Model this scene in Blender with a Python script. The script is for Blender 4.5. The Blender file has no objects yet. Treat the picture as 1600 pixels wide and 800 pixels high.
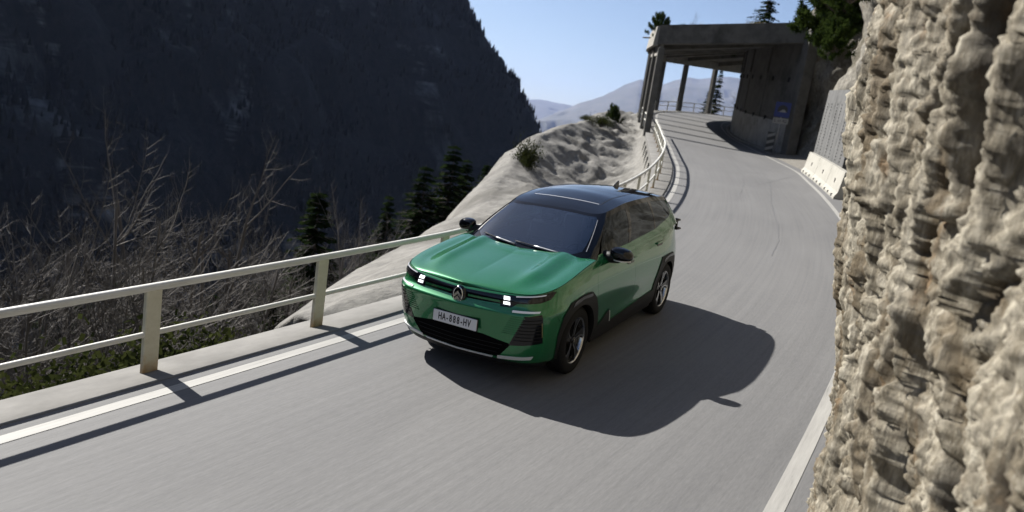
import bpy, bmesh, math, random
import numpy as np
from mathutils import Vector, Matrix
random.seed(7); rng = np.random.default_rng(11)
SC = bpy.context.scene
COL = SC.collection
# ------------------------------------------------------------------ camera
CW = np.array([8.184885, 3.676900, 2.369737])
RC = np.array([[-0.493780, 0.857243, 0.145997], [-0.083373, -0.213789, 0.973316], [0.865581, 0.468431, 0.177035]])
cam_data = bpy.data.cameras.new('camera')
cam_data.sensor_width = 36.0
cam_data.lens = 1127.71 / 1600 * 36.0
cam_data.clip_start = .05; cam_data.clip_end = 80000
cam = bpy.data.objects.new('camera', cam_data); COL.objects.link(cam)
_m = Matrix.Identity(4)
for i in range(3):
    for j in range(3): _m[i][j] = RC[j][i]
    _m[i][3] = CW[i]
cam.matrix_world = _m
cam_data.dof.use_dof = True; cam_data.dof.focus_distance = 7.3; cam_data.dof.aperture_fstop = 1.4
SC.camera = cam
# ------------------------------------------------------------------ sun, sky, exposure
SUN_TO = Vector((-.26, -1.25, 1.0)).normalized()
SUN_EL = math.asin(SUN_TO.z); SUN_AZ = math.atan2(SUN_TO.x, SUN_TO.y)
sd = bpy.data.lights.new('sun', 'SUN'); sd.energy = 5.0; sd.angle = math.radians(.5); sd.color = (1.0, .965, .91)
sun = bpy.data.objects.new('sun', sd); COL.objects.link(sun)
sun.location = (0, 0, 50); sun.rotation_euler = SUN_TO.to_track_quat('Z', 'Y').to_euler()
W = bpy.data.worlds.new('World'); SC.world = W; W.use_nodes = True
wn = W.node_tree.nodes; wl = W.node_tree.links
wn.clear()
sky = wn.new('ShaderNodeTexSky'); sky.sky_type = 'NISHITA'; sky.sun_disc = False
sky.sun_elevation = SUN_EL; sky.sun_rotation = SUN_AZ
sky.altitude = 900; sky.air_density = .95; sky.dust_density = 1.3; sky.ozone_density = 1.5
bg = wn.new('ShaderNodeBackground'); bg.inputs[1].default_value = .052
wo = wn.new('ShaderNodeOutputWorld')
wl.new(sky.outputs[0], bg.inputs[0]); wl.new(bg.outputs[0], wo.inputs[0])
SC.view_settings.view_transform = 'Standard'; SC.view_settings.look = 'None'
SC.view_settings.exposure = 1.15; SC.view_settings.gamma = 1.0
SC.cycles.max_bounces = 8; SC.cycles.transparent_max_bounces = 12
SC.cycles.volume_bounces = 0
SC.cycles.sample_clamp_indirect = 6.0

# ------------------------------------------------------------------ helpers
def tag(o, label=None, cat=None, group=None, kind=None):
    if label: o['label'] = label
    if cat: o['category'] = cat
    if group: o['group'] = group
    if kind: o['kind'] = kind
    return o
def empty(name, loc=(0, 0, 0), label=None, cat=None, group=None, kind=None):
    o = bpy.data.objects.new(name, None); COL.objects.link(o); o.location = loc
    o.empty_display_size = .2
    return tag(o, label, cat, group, kind)
def link(name, me, mat=None, parent=None, smooth=False):
    o = bpy.data.objects.new(name, me); COL.objects.link(o)
    if mat is not None and len(me.materials) == 0: me.materials.append(mat)
    if parent is not None: o.parent = parent
    return o
def mesh(name, V, F, mat=None, parent=None, smooth=False):
    me = bpy.data.meshes.new(name)
    me.from_pydata([tuple(map(float, v)) for v in V], [], [tuple(int(i) for i in f) for f in F])
    if smooth: me.polygons.foreach_set('use_smooth', [True] * len(me.polygons))
    me.update()
    return link(name, me, mat, parent)
def mesh_np(name, V, F, mat=None, parent=None, smooth=True):
    # fast path: F an (n,3|4) int array
    V = np.ascontiguousarray(V, dtype=np.float32); F = np.ascontiguousarray(F, dtype=np.int32)
    me = bpy.data.meshes.new(name)
    k = F.shape[1]
    me.vertices.add(len(V)); me.vertices.foreach_set('co', V.ravel())
    me.loops.add(F.size); me.loops.foreach_set('vertex_index', F.ravel())
    me.polygons.add(len(F)); me.polygons.foreach_set('loop_start', np.arange(0, F.size, k, dtype=np.int32))
    me.polygons.foreach_set('loop_total', np.full(len(F), k, dtype=np.int32))
    me.update(calc_edges=True)
    if smooth: me.polygons.foreach_set('use_smooth', np.ones(len(F), dtype=bool))
    me.validate()
    return link(name, me, mat, parent)
def grid_faces(n, m):
    i = np.arange(n - 1)[:, None] * m + np.arange(m - 1)[None]
    return np.stack([i, i + 1, i + m + 1, i + m], -1).reshape(-1, 4)
class MB:
    """collects simple solids into one mesh"""
    def __init__(s): s.v = []; s.f = []
    def add(s, V, F):
        o = len(s.v); s.v += [tuple(map(float, p)) for p in V]; s.f += [tuple(int(i) + o for i in q) for q in F]; return s
    def box(s, c, size, M=None, bev=0.0):
        hx, hy, hz = [q / 2 for q in size]
        if bev > 0:
            b = min(bev, hx * .9, hy * .9, hz * .9); bm = bmesh.new(); bmesh.ops.create_cube(bm, size=1)
            for v in bm.verts: v.co = Vector((v.co.x * size[0], v.co.y * size[1], v.co.z * size[2]))
            bmesh.ops.bevel(bm, geom=bm.edges[:], offset=b, segments=1, affect='EDGES')
            bm.verts.index_update(); V = [v.co.copy() for v in bm.verts]; F = [[v.index for v in f.verts] for f in bm.faces]; bm.free()
        else:
            V = [Vector((x, y, z)) for x in (-hx, hx) for y in (-hy, hy) for z in (-hz, hz)]
            F = [(0, 1, 3, 2), (4, 6, 7, 5), (0, 4, 5, 1), (2, 3, 7, 6), (0, 2, 6, 4), (1, 5, 7, 3)]
        if M is not None: V = [M @ v for v in V]
        return s.add([Vector(c) + v for v in V], F)
    def tube(s, pts, r, n=8, cap=True):
        pts = [Vector(p) for p in pts]; rs = r if hasattr(r, '__len__') else [r] * len(pts)
        V = []; F = []; up = None
        for i, p in enumerate(pts):
            t = (pts[min(i + 1, len(pts) - 1)] - pts[max(i - 1, 0)]).normalized()
            if up is None: up = Vector((0, 0, 1)) if abs(t.z) < .9 else Vector((1, 0, 0))
            a = t.cross(up).normalized(); b = a.cross(t).normalized(); up = b
            for k in range(n):
                q = 2 * math.pi * k / n; V.append(p + (a * math.cos(q) + b * math.sin(q)) * rs[i])
        for i in range(len(pts) - 1):
            for k in range(n):
                F.append((i * n + k, i * n + (k + 1) % n, (i + 1) * n + (k + 1) % n, (i + 1) * n + k))
        if cap:
            F.append(tuple(range(n - 1, -1, -1))); F.append(tuple((len(pts) - 1) * n + k for k in range(n)))
        return s.add(V, F)
    def lathe(s, prof, n=48, axis='y', c=(0, 0, 0)):
        V = []; F = []; m = len(prof)
        for k in range(n):
            q = 2 * math.pi * k / n
            for (r, h) in prof:
                V.append((r * math.cos(q), h, r * math.sin(q)) if axis == 'y' else (r * math.cos(q), r * math.sin(q), h))
        for k in range(n):
            for i in range(m - 1):
                F.append((k * m + i, k * m + i + 1, ((k + 1) % n) * m + i + 1, ((k + 1) % n) * m + i))
        return s.add([Vector(c) + Vector(v) for v in V], F)
    def build(s, name, mat, parent=None, smooth=False): return mesh(name, s.v, s.f, mat, parent, smooth)
def auto_smooth(o, deg=35):
    me = o.data
    me.polygons.foreach_set('use_smooth', [True] * len(me.polygons))
    try: me.set_sharp_from_angle(angle=math.radians(deg))
    except Exception: pass
    return o
# ---- noise (numpy value/gradient noise)
_perm = np.random.default_rng(5).permutation(256); _perm = np.concatenate([_perm, _perm, _perm])
_g3 = np.random.default_rng(6).normal(size=(256, 3)); _g3 /= np.linalg.norm(_g3, axis=1, keepdims=True)
def pnoise(P):
    P = np.asarray(P, float); I = np.floor(P).astype(int); f = P - I; I &= 255
    u = f * f * f * (f * (f * 6 - 15) + 10); out = 0
    for dx in (0, 1):
        for dy in (0, 1):
            for dz in (0, 1):
                h = _perm[_perm[_perm[(I[..., 0] + dx) & 255] + ((I[..., 1] + dy) & 255)] + ((I[..., 2] + dz) & 255)]
                d = ((f - np.array([dx, dy, dz])) * _g3[h]).sum(-1)
                w = (u[..., 0] if dx else 1 - u[..., 0]) * (u[..., 1] if dy else 1 - u[..., 1]) * (u[..., 2] if dz else 1 - u[..., 2])
                out = out + w * d
    return out
def fbm(P, oct=5, lac=2.03, gain=.5, ridged=False):
    P = np.asarray(P, float); s = 0; a = 1.0
    for k in range(oct):
        n = pnoise(P * lac ** k + 17.3 * k)
        s = s + a * ((1 - 2.2 * np.abs(n)) if ridged else 1.6 * n); a *= gain
    return s
# ---- materials
ALB = .66        # everything here is old and weathered: one scale for all the surface colours
def _alb(c):
    c = tuple(c)
    return c if len(c) > 3 or (c[0] == c[1] == c[2] and c[0] in (0, .75, .8, 1)) else tuple(x * ALB for x in c)
def mat(name, base=(.5, .5, .5), rough=.6, metal=0.0, **kw):
    m = bpy.data.materials.new(name); m.use_nodes = True
    b = m.node_tree.nodes['Principled BSDF']
    b.inputs['Base Color'].default_value = (*(base if metal > .2 else _alb(base)), 1); b.inputs['Roughness'].default_value = rough; b.inputs['Metallic'].default_value = metal
    for k, v in kw.items(): b.inputs[k.replace('_', ' ')].default_value = v
    return m
def N(m, t, **kw):
    n = m.node_tree.nodes.new(t)
    for k, v in kw.items(): setattr(n, k, v)
    return n
def L(m, a, b): m.node_tree.links.new(a, b)
def ramp(m, fac, stops, interp='LINEAR'):
    r = N(m, 'ShaderNodeValToRGB'); r.color_ramp.interpolation = interp
    while len(r.color_ramp.elements) > 1: r.color_ramp.elements.remove(r.color_ramp.elements[-1])
    for i, (p, c) in enumerate(stops):
        e = r.color_ramp.elements[0] if i == 0 else r.color_ramp.elements.new(p)
        e.position = p; c = _alb(c); e.color = (*c, 1) if len(c) == 3 else c
    L(m, fac, r.inputs[0]); return r.outputs[0]
def coords(m, kind='Object', scale=(1, 1, 1), rot=(0, 0, 0)):
    t = N(m, 'ShaderNodeTexCoord'); mp = N(m, 'ShaderNodeMapping')
    mp.inputs['Scale'].default_value = scale; mp.inputs['Rotation'].default_value = rot
    L(m, t.outputs[kind], mp.inputs[0]); return mp.outputs[0]
def noise(m, co, scale=1, detail=6, rough=.6, dist=0.0, out='Fac'):
    n = N(m, 'ShaderNodeTexNoise'); n.inputs['Scale'].default_value = scale; n.inputs['Detail'].default_value = detail
    n.inputs['Roughness'].default_value = rough; n.inputs['Distortion'].default_value = dist
    L(m, co, n.inputs['Vector']); return n.outputs[out]
def mixc(m, fac, a, b, mode='MIX'):
    n = N(m, 'ShaderNodeMix', data_type='RGBA', blend_type=mode)
    for s, v in ((n.inputs[0], fac), (n.inputs[6], a), (n.inputs[7], b)):
        if hasattr(v, 'is_linked'): L(m, v, s)
        elif isinstance(v, (int, float)): s.default_value = v
        else: s.default_value = (*_alb(v), 1)
    return n.outputs[2]
def math_(m, op, a, b=None):
    n = N(m, 'ShaderNodeMath', operation=op)
    for s, v in ((n.inputs[0], a), (n.inputs[1], b)):
        if v is None: continue
        if hasattr(v, 'is_linked'): L(m, v, s)
        else: s.default_value = v
    return n.outputs[0]
def setbase(m, out): L(m, out, m.node_tree.nodes['Principled BSDF'].inputs['Base Color'])
def bump(m, h, strength=.5, dist=.02):
    b = N(m, 'ShaderNodeBump'); b.inputs['Strength'].default_value = strength; b.inputs['Distance'].default_value = dist
    L(m, h, b.inputs['Height']); L(m, b.outputs[0], m.node_tree.nodes['Principled BSDF'].inputs['Normal'])
def noisy(name, c0, c1, scale=3, rough=.85, detail=8, bs=.4, bd=.02, stretch=(1, 1, 1), p=(.3, .7), c2=None, scale2=None, p2=(.5, .7)):
    m = mat(name, c0, rough); co = coords(m, 'Object', stretch)
    f = noise(m, co, scale, detail, .65)
    c = ramp(m, f, [(p[0], c0), (p[1], c1)])
    if c2 is not None:
        f2 = noise(m, co, scale2 or scale * .3, 5, .7)
        c = mixc(m, ramp(m, f2, [(p2[0], (0, 0, 0)), (p2[1], (1, 1, 1))]), c, c2)
    setbase(m, c); bump(m, f, bs, bd)
    return m
import numpy as np
def _pchip(x, xs, ys):
    # smooth monotone-ish interpolation (Catmull-Rom / Hermite) on sorted xs
    xs = np.asarray(xs, float); ys = np.asarray(ys, float)
    x = np.clip(np.asarray(x, float), xs[0], xs[-1])
    d = np.diff(ys) / np.diff(xs)
    m = np.zeros_like(ys)
    m[0], m[-1] = d[0], d[-1]
    for i in range(1, len(ys) - 1):
        if d[i-1] * d[i] > 0:
            w1 = 2 * (xs[i+1] - xs[i]) + (xs[i] - xs[i-1]); w2 = (xs[i+1] - xs[i]) + 2 * (xs[i] - xs[i-1])
            m[i] = (w1 + w2) / (w1 / d[i-1] + w2 / d[i])
    k = np.clip(np.searchsorted(xs, x, side='right') - 1, 0, len(xs) - 2)
    h = xs[k+1] - xs[k]; t = (x - xs[k]) / h
    return ((2*t**3 - 3*t**2 + 1) * ys[k] + (t**3 - 2*t**2 + t) * h * m[k]
            + (-2*t**3 + 3*t**2) * ys[k+1] + (t**3 - t**2) * h * m[k+1])
def _sm(x): x = np.clip(x, 0, 1); return x * x * (3 - 2 * x)
# ---- lower body shell: perimeter arc p (0 = nose centre, + = car's left), height z
def _outline():
    phi = np.concatenate([np.linspace(0, 1, 1500) ** 3 * np.pi / 4, np.pi/2 - np.linspace(1, 0, 1500) ** 3 * np.pi / 4][:2])
    phi = np.concatenate([phi, np.pi - phi[::-1]])
    out = []
    for q in phi:
        cs, sn = abs(np.cos(q)), abs(np.sin(q))
        if q <= np.pi / 2: n, L, s = 9.0, 1.0, 1
        else: n, L, s = 5.6, 1.0, -1
        out.append((s * cs ** (2 / n), sn ** (2 / n)))
    P = np.array(out)
    return P
_O = _outline()
_OX = np.where(_O[:, 0] > 0, _O[:, 0] * 2.255, _O[:, 0] * 2.31)
_OY = _O[:, 1] * .932
_OX2 = _OX - .14 * np.abs(_OY) ** 1.5 * _sm((_OX - .9) / 1.0)
_S = np.concatenate([[0], np.cumsum(np.hypot(np.diff(_OX2), np.diff(_OY)))])
PMAX = _S[-1]
def p_of_y(y): # nose part
    return np.interp(y, _OY[:1500], _S[:1500])
_k0 = int(np.argmin(np.abs(_OX2 - 2.0)))
def p_of_x(x): # flank part
    return np.interp(-np.asarray(x, float), -_OX2, _S)
ZT_X = [-2.4, -2.0, -1.6, -1.2, -.7, 0, .5, .95, 1.4, 1.8, 2.0, 2.15, 2.25]
ZT_Z = [1.20, 1.225, 1.225, 1.21, 1.19, 1.165, 1.15, 1.13, 1.075, 1.015, .985, .955, .93]
def ztop(X): return _pchip(X, ZT_X, ZT_Z)
LF_Z = [.15, .24, .30, .40, .50, .60, .70, .765, .795, .825, .88, .93, 1.0]
LF_D = [-.16, -.05, -.015, .005, .018, .033, .048, .058, .028, .000, -.007, -.017, -.045]
LR_Z = [.15, .24, .30, .40, .50, .60, .70, .80, .88, .93, 1.0]
LR_D = [-.2, -.1, -.05, -.02, 0, .01, .01, .0, -.01, -.02, -.04]
W_Z = [.15, .25, .35, .45, .60, .75, .88, 1.0, 1.1, 1.2]
W_D = [-.07, -.035, -.012, .0, .004, .008, .0, -.018, -.04, -.07]
def body(p, z, off=0.0):
    p = np.asarray(p, float); z = np.asarray(z, float)
    s = np.sign(p); a = np.minimum(np.abs(p), PMAX)
    X = np.interp(a, _S, _OX2); Y = np.interp(a, _S, _OY)
    fr = _sm((X - 1.2) / .9); rr = _sm((-X - 1.3) / .9)
    zt = ztop(X)
    x = X + fr * _pchip(z, LF_Z, LF_D) - rr * _pchip(z, LR_Z, LR_D)
    w = _pchip(z, W_Z, W_D)
    # the roll of the shoulder just under the top edge
    k = np.clip((z - (zt - .075)) / .075, 0, 1.2) ** 2
    fl = np.exp(-((X - 1.392) / .5) ** 2) + np.exp(-((X + 1.392) / .5) ** 2)
    w = w + .012 * fl * np.exp(-((z - .62) / .28) ** 2)
    # feature line along the doors, low scoop
    mid = np.exp(-((X + .1) / .95) ** 4)
    w = w - .016 * mid * np.exp(-((z - .52) / .13) ** 2)
    side = np.clip(Y / .932, 0, 1) ** 3
    y = Y * (1 + (w - .030 * k * (1 - fr * .5)) / .932)
    x = x - fr * .030 * k * (1 - side)
    return np.stack([x, s * y, z + 0 * x], -1)
def surf_off(fn, a, b, off, e=1e-3):
    P = fn(a, b)
    da = fn(np.asarray(a) + e, b) - fn(np.asarray(a) - e, b)
    db = fn(a, np.asarray(b) + e) - fn(a, np.asarray(b) - e)
    N = np.cross(da, db); N /= np.linalg.norm(N, axis=-1, keepdims=True) + 1e-12
    return P + off * N, N
# ---- bonnet: a along 0 (nose) .. 1 (cowl), s across -1..1
HC_X = [.80, 1.05, 1.4, 1.8, 2.0, 2.12, 2.20, 2.24, 2.27]
HC_Z = [1.150, 1.135, 1.085, 1.030, 1.0, .978, .957, .938, .915]
_HP0, _HP1 = 0.0, float(p_of_x(.93))
def bonnet(a, s, off=0.0):
    a = np.asarray(a, float); s = np.asarray(s, float)
    pe = _HP1 * a ** 1.15
    X = np.interp(pe, _S, _OX2)
    E = body(pe, ztop(X))
    x, ye, ze = E[..., 0], E[..., 1], E[..., 2]
    cow = .16 * _sm((1.5 - X) / .57) * (1 - s ** 2)        # cowl bows forward
    x = x + cow
    q = np.abs(s)
    zc = np.maximum(_pchip(np.clip(x, .8, 2.27), HC_X, HC_Z), ze)
    ramp = _sm((2.2 - X) / .5)
    z = ze + (zc - ze) * (1 - q ** 2.4)
    z = z + .040 * ramp * (1 - q ** 4) * (q ** .5) * .55
    z = z + .024 * ramp * np.exp(-((q - .60) / .10) ** 2) - .013 * ramp * np.exp(-((q - .80) / .085) ** 2)
    return np.stack([x + 0 * z, ye * s, z], -1)
# ---- greenhouse: f angle (0 windscreen centre .. pi rear centre, sign = side), t 0 belt .. 1 roof edge
def _se(f, xf, xr, x0, W, nf, nr):
    c, sn = np.cos(f), np.sin(f)
    n = np.where(c >= 0, nf, nr)
    L = np.where(c >= 0, xf - x0, x0 - xr)
    return x0 + np.sign(c) * L * np.abs(c) ** (2 / n), W * np.sign(sn) * np.abs(sn) ** (2 / n)
RZ_X = [-2.3, -2.1, -1.7, -1.3, -.8, -.4, .0, .2, .35]
RZ_S = [1.47, 1.505, 1.562, 1.592, 1.605, 1.60, 1.565, 1.535, 1.505]
RC_Z = [1.53, 1.565, 1.615, 1.645, 1.665, 1.665, 1.62, 1.573, 1.525]
_GF = np.concatenate([np.linspace(0, 1, 800) ** 3 * .75, .75 + (np.pi/2 - .75) * (1 - np.linspace(1, 0, 1500) ** 4)[1:]])
_GF = np.concatenate([_GF, np.pi - _GF[::-1][1:]])
_gx, _gy = _se(_GF, 1.09, -2.2, -.6, .875, 6.4, 6.0)
_GS = np.concatenate([[0], np.cumsum(np.hypot(np.diff(_gx), np.diff(_gy)))])
GMAX = _GS[-1]
def g_of_x(x): return np.interp(-np.asarray(x, float), -_gx[5:-5], _GS[5:-5])
def green(g, t, off=0.0):
    g = np.asarray(g, float); t = np.asarray(t, float)
    f = np.interp(np.abs(g), _GS, _GF) * np.sign(g)
    xb, yb = _se(f, 1.09, -2.2, -.6, .875, 6.4, 6.0)
    xt, yt = _se(f, .335, -2.2, -.6, .615, 9.5, 7.0)
    zb = ztop(xb) - .012
    zb = np.where(np.cos(f) > 0, zb - .012 * _sm(np.cos(f) * 2 - .9), zb)
    zt = _pchip(xt, RZ_X, RZ_S) + (_pchip(xt, RZ_X, RC_Z) - _pchip(xt, RZ_X, RZ_S)) * (1 - np.clip(np.abs(yt) / .615, 0, 1) ** 2.2)
    bul = .03 * np.sin(np.pi * t) * np.abs(np.sin(f)) ** .5
    bulf = .035 * np.sin(np.pi * t) * np.clip(np.cos(f), 0, 1)
    # rear hatch leans: glass runs back down
    x = xb + (xt - xb) * t + bulf
    y = (yb + (yt - yb) * t) * (1 + bul)
    z = zb + (zt - zb) * t
    return np.stack([x, y, z], -1)
def roof(g, r, off=0.0):
    # r 1 edge .. 0 centre line (x kept, y scaled)
    E = green(g, np.ones_like(np.asarray(g, float) + 0 * np.asarray(r, float)))
    y = E[..., 1] * r
    zc = _pchip(E[..., 0], RZ_X, RC_Z); zs = _pchip(E[..., 0], RZ_X, RZ_S)
    z = zs + (zc - zs) * (1 - np.clip(np.abs(y) / .615, 0, 1) ** 2.2)
    return np.stack([E[..., 0], y, z], -1)
# ------------------------------------------------------------------ the road's geometry in plan
def smooth_line(P, step=.25):
    P = np.array(P, float); s = np.concatenate([[0], np.cumsum(np.hypot(*np.diff(P, axis=0).T))])
    t = np.linspace(0, s[-1], int(s[-1] / step) + 1)
    Q = np.stack([np.interp(t, s, P[:, k]) for k in (0, 1)], 1)
    for _ in range(14):
        Q[1:-1] = .25 * Q[:-2] + .5 * Q[1:-1] + .25 * Q[2:]
    for _ in range(10):
        R = Q.copy(); R[2:-2] = (Q[:-4] + Q[1:-3] + Q[2:-2] + Q[3:-1] + Q[4:]) / 5; Q = R
    return Q
def outer(Q):
    d = np.gradient(Q, axis=0); d /= np.linalg.norm(d, axis=1, keepdims=True) + 1e-9
    return np.stack([-d[:, 1], d[:, 0]], 1)
def offset(Q, o):
    o = np.asarray(o, float)
    return Q + outer(Q) * (o[:, None] if o.ndim else o)
LLINE = smooth_line([(45, -7), (30, -4.7), (20, -3.4), (12, -2.42), (5.55, -1.79), (3.92, -1.62), (2.42, -1.48), (1, -1.36), (-1, -1.26), (-3, -1.26),
    (-5, -1.4), (-8, -1.75), (-11, -2.3), (-13.6, -2.9), (-17.1, -3.85), (-21.4, -5.2), (-25.8, -6.9), (-29.5, -8.3), (-33, -9.7), (-39.2, -12.1),
    (-45, -14.4), (-51.5, -16.9), (-56.8, -18.7), (-62, -19.5), (-68, -18.8), (-73, -16.4), (-77, -12.5), (-80, -7.5), (-82, -2)])
RLINE = smooth_line([(45, -1.6), (30, .7), (20, 1.9), (12, 2.75), (6, 3.12), (2.68, 3.25), (.78, 3.31), (-3, 3.33), (-8, 2.95), (-12, 2.35), (-15.9, 1.5),
    (-18.5, .9), (-20.9, .3), (-23.7, -.5), (-26.9, -1.3), (-29.2, -2.2), (-31.5, -3.2), (-34.2, -4.3), (-37, -5.6), (-40.4, -7.1), (-44.5, -8.9),
    (-50.4, -10.9), (-53.9, -12), (-58.3, -13.1), (-63.2, -13.7), (-67, -12.6), (-69.6, -10), (-71, -6.5), (-72, -2)])
A_, B_ = -0.0745248, 0.0261321
_YC = np.array([[-60, .5], [-10, .5], [0, .9], [10, .15], [20, -2.2], [30, -5.5], [40, -9.4], [50, -13.5], [60, -17], [75, -21], [95, -22], [120, -20]])
_HX = np.array([-60, 0, 10, 15, 20, 25, 30, 35, 40, 50, 60, 70, 80, 95, 110, 200.]); _HV = np.array([0, 0, 0, .05, .13, .24, .36, .5, .68, 1.08, 1.5, 1.85, 2.05, 2.3, 2.4, 2.4])
_KX = np.array([0, 12, 25, 35, 45, 55, 200.]); _KV = np.array([0, 0, .03, .06, .07, .06, .04])
def _sint(x, xs, ys): # softened linear interpolation
    return sum(np.interp(x + d, xs, ys) for d in (-3, -1.5, 0, 1.5, 3)) / 5
def zr(x, y):
    x = np.asarray(x, float); y = np.asarray(y, float)
    yc = _sint(-x, _YC[:, 0], _YC[:, 1])
    return A_ * x + B_ * yc + _sint(-x, _HX, _HV) + (B_ - _sint(-x, _KX, _KV)) * np.clip(y - yc, -6, 6)
def on_road(Q, dz=0.0): return np.column_stack([Q, zr(Q[:, 0], Q[:, 1]) + dz])
def kerb_h(x): return float(np.interp(-x, [0, 16], [-.125, .03]))
def arc(Q): return np.concatenate([[0], np.cumsum(np.hypot(*np.diff(Q, axis=0).T))])
def at_x(Q, x): # first point of the polyline that reaches x going up the road
    i = int(np.argmax(Q[:, 0] <= x)); return i
def ribbon(name, cols, m, kind='structure', uv=None, smooth=True):
    n = len(cols[0]); k = len(cols)
    V = np.stack(cols, 1).reshape(-1, 3)
    o = mesh_np(name, V, grid_faces(n, k)[:, ::-1], m, None, smooth)
    if kind: o['kind'] = kind
    if uv is not None:
        u = o.data.uv_layers.new(name='along'); U = np.stack([np.repeat(uv[0], k), np.tile(uv[1], n)] , 1) if np.ndim(uv[1]) == 1 else np.stack([np.repeat(uv[0], k), uv[1].ravel()], 1)
        li = np.empty(len(o.data.loops), dtype=np.int32); o.data.loops.foreach_get('vertex_index', li)
        u.data.foreach_set('uv', U[li].astype(np.float32).ravel())
    return o
# --- materials of the road
M = {}
def asphalt():
    m = mat('asphalt', (.2, .2, .2), .82)
    tc = N(m, 'ShaderNodeUVMap'); tc.uv_map = 'along'
    def mp(sx, sy):
        q = N(m, 'ShaderNodeMapping'); q.inputs['Scale'].default_value = (sx, sy, 1); L(m, tc.outputs[0], q.inputs[0]); return q.outputs[0]
    lanes = noise(m, mp(.035, 1.1), 1.0, 5, .55)          # wheel-worn bands, long along the road
    streak = noise(m, mp(.22, 16), 1.0, 7, .66)            # fine drag marks
    blot = noise(m, mp(.28, .55), 1.0, 5, .6, .6)
    grain = noise(m, mp(9, 60), 1.0, 4, .8)
    c = ramp(m, lanes, [(.34, (0.115, 0.114, 0.116)), (.50, (0.175, 0.173, 0.171)), (.66, (0.210, 0.207, 0.203))])
    c = mixc(m, .55, c, ramp(m, streak, [(.34, (0.073, 0.073, 0.075)), (.50, (0.178, 0.176, 0.175)), (.66, (0.259, 0.256, 0.252))]))
    c = mixc(m, .5, c, ramp(m, blot, [(.35, (0.140, 0.139, 0.140)), (.65, (0.217, 0.215, 0.211))]))
    c = mixc(m, .35, c, ramp(m, grain, [(.3, (0.098, 0.098, 0.101)), (.7, (0.252, 0.248, 0.245))]))
    setbase(m, c); bump(m, grain, .35, .006)
    return m
M['asphalt'] = asphalt()
def paintline():
    m = mat('road_paint', (.62, .62, .6), .7)
    tc = N(m, 'ShaderNodeUVMap'); tc.uv_map = 'along'
    q = N(m, 'ShaderNodeMapping'); q.inputs['Scale'].default_value = (1.2, 22, 1); L(m, tc.outputs[0], q.inputs[0])
    f = noise(m, q.outputs[0], 1.0, 8, .75)
    setbase(m, ramp(m, f, [(.28, (.20, .198, .19)), (.42, (.38, .37, .345)), (.7, (.50, .49, .455))]))
    return m
M['paint'] = paintline()
M['concrete'] = noisy('concrete', (.30, .285, .255), (.47, .45, .41), 2.2, .88, 9, .35, .012, c2=(.22, .205, .18), scale2=.9, p2=(.52, .75))
M['kerb'] = noisy('kerb_concrete', (.16, .154, .142), (.275, .265, .246), 1.8, .88, 9, .35, .012, c2=(.17, .16, .145), scale2=.7, p2=(.55, .75))
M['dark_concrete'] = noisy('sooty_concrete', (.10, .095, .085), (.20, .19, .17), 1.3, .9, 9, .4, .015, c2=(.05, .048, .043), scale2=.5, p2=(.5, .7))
M['white_concrete'] = noisy('pale_concrete', (.40, .385, .335), (.54, .52, .46), 1.5, .85, 8, .3, .01, c2=(.36, .33, .27), scale2=1.1, p2=(.58, .8))
def road():
    Lq = offset(LLINE, .24); sL = arc(LLINE); n = len(LLINE)
    Rs = np.linspace(0, 1, n); sR = arc(RLINE) / arc(RLINE)[-1]
    # pair stations by plan nearest point, monotonic
    idx = np.array([np.argmin(((RLINE - q) ** 2).sum(1)) for q in LLINE]); idx = np.maximum.accumulate(idx)
    k = np.ones(41) / 41; sm = np.convolve(np.pad(idx.astype(float), 20, mode='edge'), k, 'valid')
    Rp = np.stack([np.interp(sm, np.arange(len(RLINE)), RLINE[:, c]) for c in (0, 1)], 1)
    Ro = np.stack([np.interp(sm, np.arange(len(RLINE)), offset(RLINE, -.55)[:, c]) for c in (0, 1)], 1)
    ts = np.linspace(0, 1, 13); cols = []
    for t in ts:
        Q = Lq + (Ro - Lq) * t; cols.append(on_road(Q))
    wid = np.hypot(*(Ro - Lq).T)
    ribbon('road', cols, M['asphalt'], uv=(sL, wid[:, None] * ts[None]))
    for Q in (LLINE, RLINE):
        s = arc(Q); a, b = offset(Q, -.065), offset(Q, .065)
        ribbon('road_marking', [on_road(b, .004), on_road(a, .004)], M['paint'], uv=(s, np.array([0, .13])))
    # kerb: a low concrete upstand, wider on the bend
    w = np.interp(-LLINE[:, 0], [-50, 0, 8, 16, 30, 90], [.74, .74, .76, .80, .9, .9])
    a0, a1 = offset(LLINE, .235), offset(LLINE, .245); b1 = offset(LLINE, .245 + w)
    h = np.interp(-LLINE[:, 0], [0, 16], [-.12, .03])
    hi = np.interp(-LLINE[:, 0], [0, 16], [.010, .05])
    cols = [on_road(a0, -.05), on_road(a0, hi - .006), on_road(offset(LLINE, .25), hi), on_road(offset(LLINE, .25 + .5 * w), hi * .5 + h * .5), on_road(offset(LLINE, .235 + w), h), on_road(b1, h - .008), on_road(b1, h - .35)]
    o = ribbon('kerb', [c for c in cols[::-1]], M['kerb'], smooth=False)
    auto_smooth(o, 40)
    return w
KW = road()
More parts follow.
